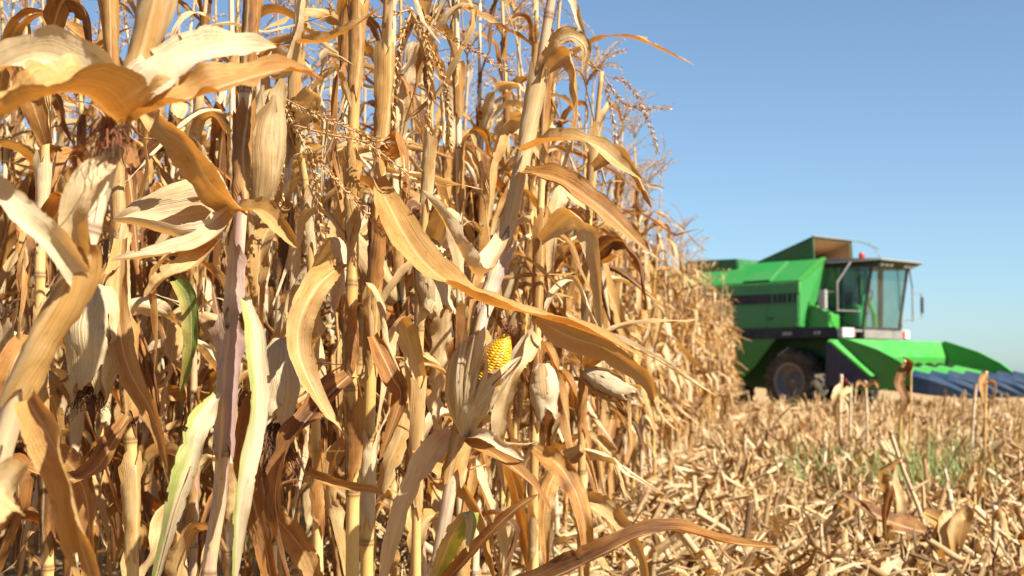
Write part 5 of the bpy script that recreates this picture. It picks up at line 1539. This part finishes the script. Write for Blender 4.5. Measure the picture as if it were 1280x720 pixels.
def wheel(cx, y0, y1, R, rr):
    """tyre with chevron lugs and a dished rim; y0 is the outer face"""
    sgn = 1 if y1 > y0 else -1
    w = abs(y1 - y0)
    Y = lambda t: y0 + sgn * t * w
    cz = R - .02
    root = ob('wheel', None, CMB, (0, 0, 0))
    def f_tyre(bm):
        lathe(bm, [(Y(.16), rr), (Y(.05), rr + .05), (Y(.01), (R + rr) / 2), (Y(.05), R - .12), (Y(.15), R - .055), (Y(.5), R - .045), (Y(.85), R - .055), (Y(.95), R - .12), (Y(.99), (R + rr) / 2), (Y(.95), rr + .05), (Y(.84), rr)], cx, cz)
        nl = 20
        for k in range(nl * 2):
            a0 = 2 * math.pi * k / (nl * 2)
            side = k % 2
            pts = []
            for t, da in ((.47, 0.0), (.25, .10), (.04, .16)):
                tt = t if side == 0 else 1 - t
                for dw in (-.035, .035):
                    ang = a0 + da + dw
                    r_in = R - .075 if t > .1 else R - .14
                    r_out = R if t > .1 else R - .06
                    pts.append((cx + r_in * math.cos(ang), Y(tt), cz + r_in * math.sin(ang)))
                    pts.append((cx + r_out * math.cos(ang), Y(tt), cz + r_out * math.sin(ang)))
            for q in (0, 4):
                i0, o0, i1, o1 = pts[q:q + 4]; i2, o2, i3, o3 = pts[q + 4:q + 8]
                add_hexa(bm, [i0, i1, o1, o0, i2, i3, o3, o2])
    part('tyre', M_RUBBER, root, f_tyre)
    def f_rim(bm):
        lathe(bm, [(Y(.06), rr + .045), (Y(.05), rr + .01), (Y(.10), rr - .02), (Y(.30), rr - .045), (Y(.40), rr - .08), (Y(.42), rr * .55), (Y(.36), rr * .50), (Y(.34), rr * .22), (Y(.28), rr * .20), (Y(.27), .001)], cx, cz, 32)
    rim = part('rim', M_RIM, root, f_rim)
    def f_bolts(bm):
        for k in range(8):
            a = 2 * math.pi * k / 8
            bmesh.ops.create_cone(bm, cap_ends=True, segments=6, radius1=.018, radius2=.018, depth=.05, matrix=Matrix.Translation((cx + rr * .40 * math.cos(a), Y(.345), cz + rr * .40 * math.sin(a))) @ Matrix.Rotation(math.pi / 2, 4, 'X'))
    part('wheel_bolts', M_GREY, rim, f_bolts)
    return root


wheel(0, .02, .68, .83, .42)
wheel(0, BW - .02, BW - .68, .83, .42)
wheel(-3.55, .30, .72, .58, .30)
wheel(-3.55, BW - .30, BW - .72, .58, .30)

# corn header
HY0, HY1 = -.95, 3.55
hdr = ob('corn_header', None, CMB, (0, 0, 0))
part('feeder_house', M_GREEN_DK, hdr, lambda bm: add_prism(bm, [(1.0, 1.1), (2.15, .62), (2.15, 1.2), (1.2, 1.75)], .9, 2.1), .02)
part('back_wall', M_BRIGHT_GREEN, hdr, lambda bm: add_prism(bm, [(2.08, .62), (2.16, .62), (2.30, 1.40), (2.16, 1.80), (2.08, 1.80)], HY0 + .04, HY1 - .04), .012)
part('trough', M_GREEN_DK, hdr, lambda bm: add_prism(bm, [(2.165, .60), (3.2, .62), (3.2, .68), (2.9, .74), (2.17, .72)], HY0 + .05, HY1 - .05))
def f_auger(bm):
    bar(bm, [(2.62, HY0 + .08, 1.02), (2.62, HY1 - .08, 1.02)], .13, 14)
    for k in range(110):
        t0, t1 = k / 110, (k + 1) / 110
        y0_, y1_ = HY0 + .1 + (HY1 - HY0 - .2) * t0, HY0 + .1 + (HY1 - HY0 - .2) * t1
        a0, a1 = t0 * 2 * math.pi * 9, t1 * 2 * math.pi * 9
        q = [(2.62 + r * math.cos(a), y_, 1.02 + r * math.sin(a)) for a, y_, r in ((a0, y0_, .12), (a0, y0_, .25), (a1, y1_, .25), (a1, y1_, .12))]
        bm.faces.new([bm.verts.new(p) for p in q])
part('auger', M_GREY, hdr, f_auger)
PLATE = [(2.10, 1.80), (2.25, 1.79), (3.17, 1.50), (3.75, 1.22), (4.10, .97), (4.02, .74), (3.62, .66), (2.9, .62), (2.10, .60)]
for y, mt in ((HY0, M_BRIGHT_GREEN), (HY1 - .04, M_BRIGHT_GREEN)):
    sp = part('side_plate', mt, hdr, lambda bm: add_prism(bm, PLATE, y, y + .04), .008)
    def f_lip(bm):
        for (a, b), (c, d_) in zip(PLATE[1:4], PLATE[2:5]):
            add_hexa(bm, [(a, y - .025, b), (c, y - .025, d_), (c, y - .025, d_ + .03), (a, y - .025, b + .03), (a, y + .065, b), (c, y + .065, d_), (c, y + .065, d_ + .03), (a, y + .065, b + .03)])
    part('plate_lip', M_BRIGHT_GREEN, sp, f_lip)
part('drive_shield', M_NAVY, hdr, lambda bm: add_prism(bm, [(1.90, 1.70), (2.02, 1.68), (3.06, .90), (3.02, .74), (2.6, .66), (1.82, .70)], HY0 - .16, HY0 - .03), .02)
part('shield_crest', M_BRIGHT_GREEN, hdr, lambda bm: add_hexa(bm, [(1.92, HY0 - .17, 1.74), (2.06, HY0 - .17, 1.72), (3.10, HY0 - .17, .93), (3.04, HY0 - .17, .90), (1.92, HY0 - .01, 1.79), (2.10, HY0 - .01, 1.78), (3.14, HY0 - .01, .95), (3.04, HY0 - .01, .92)]), .01)
M_DULL_RED = plain('dull_red_hub', (0.09, 0.010, 0.010), 0.6, 0.2)
part('drive_hub', M_DULL_RED, hdr, lambda bm: bmesh.ops.create_cone(bm, cap_ends=True, segments=20, radius1=.10, radius2=.08, depth=.08, matrix=Matrix.Translation((2.42, HY0 - .2, .80)) @ Matrix.Rotation(math.pi / 2, 4, 'X')), 0, True)


def ridge(bm, y, hw, st, mi=0):
    """gable shaped hood: stations (s, z_ridge, z_side, half width)"""
    rows = []
    for s, zr, zs, k in st:
        rows.append([bm.verts.new((s, y - hw * k, zs)), bm.verts.new((s, y - hw * k * .80, zs + (zr - zs) * .74)), bm.verts.new((s, y, zr)), bm.verts.new((s, y + hw * k * .80, zs + (zr - zs) * .74)), bm.verts.new((s, y + hw * k, zs))])
    for a, b in zip(rows, rows[1:]):
        for i in range(4):
            bm.faces.new((a[i], a[i + 1], b[i + 1], b[i])).smooth = False
        bm.faces.new((a[4], a[0], b[0], b[4]))
    bm.faces.new(rows[0]); bm.faces.new(rows[-1][::-1])


ny = 7
for k in range(ny):
    y = HY0 + .02 + (HY1 - HY0 - .04) * k / (ny - 1)
    if 0 < k < ny - 1:
        part('row_hood', M_BRIGHT_GREEN, hdr, lambda bm: ridge(bm, y, .25, [(2.95, 1.20, .98, .9), (3.5, 1.09, .86, 1.0), (4.07, .98, .72, 1.0)]), .004)
    part('snout', M_BLUE, hdr, lambda bm: ridge(bm, y, .215, [(4.06, 1.07, .58, 1.0), (4.5, .97, .52, .86), (5.0, .77, .48, .5), (5.42, .54, .45, .16), (5.52, .49, .45, .04)]), .004)
    if k < ny - 1:
        part('row_unit', M_BLACK, hdr, lambda bm: add_prism(bm, [(2.95, .62), (4.0, .56), (4.0, .70), (2.95, .78)], y + .32, y + (HY1 - HY0 - .04) / (ny - 1) - .32))
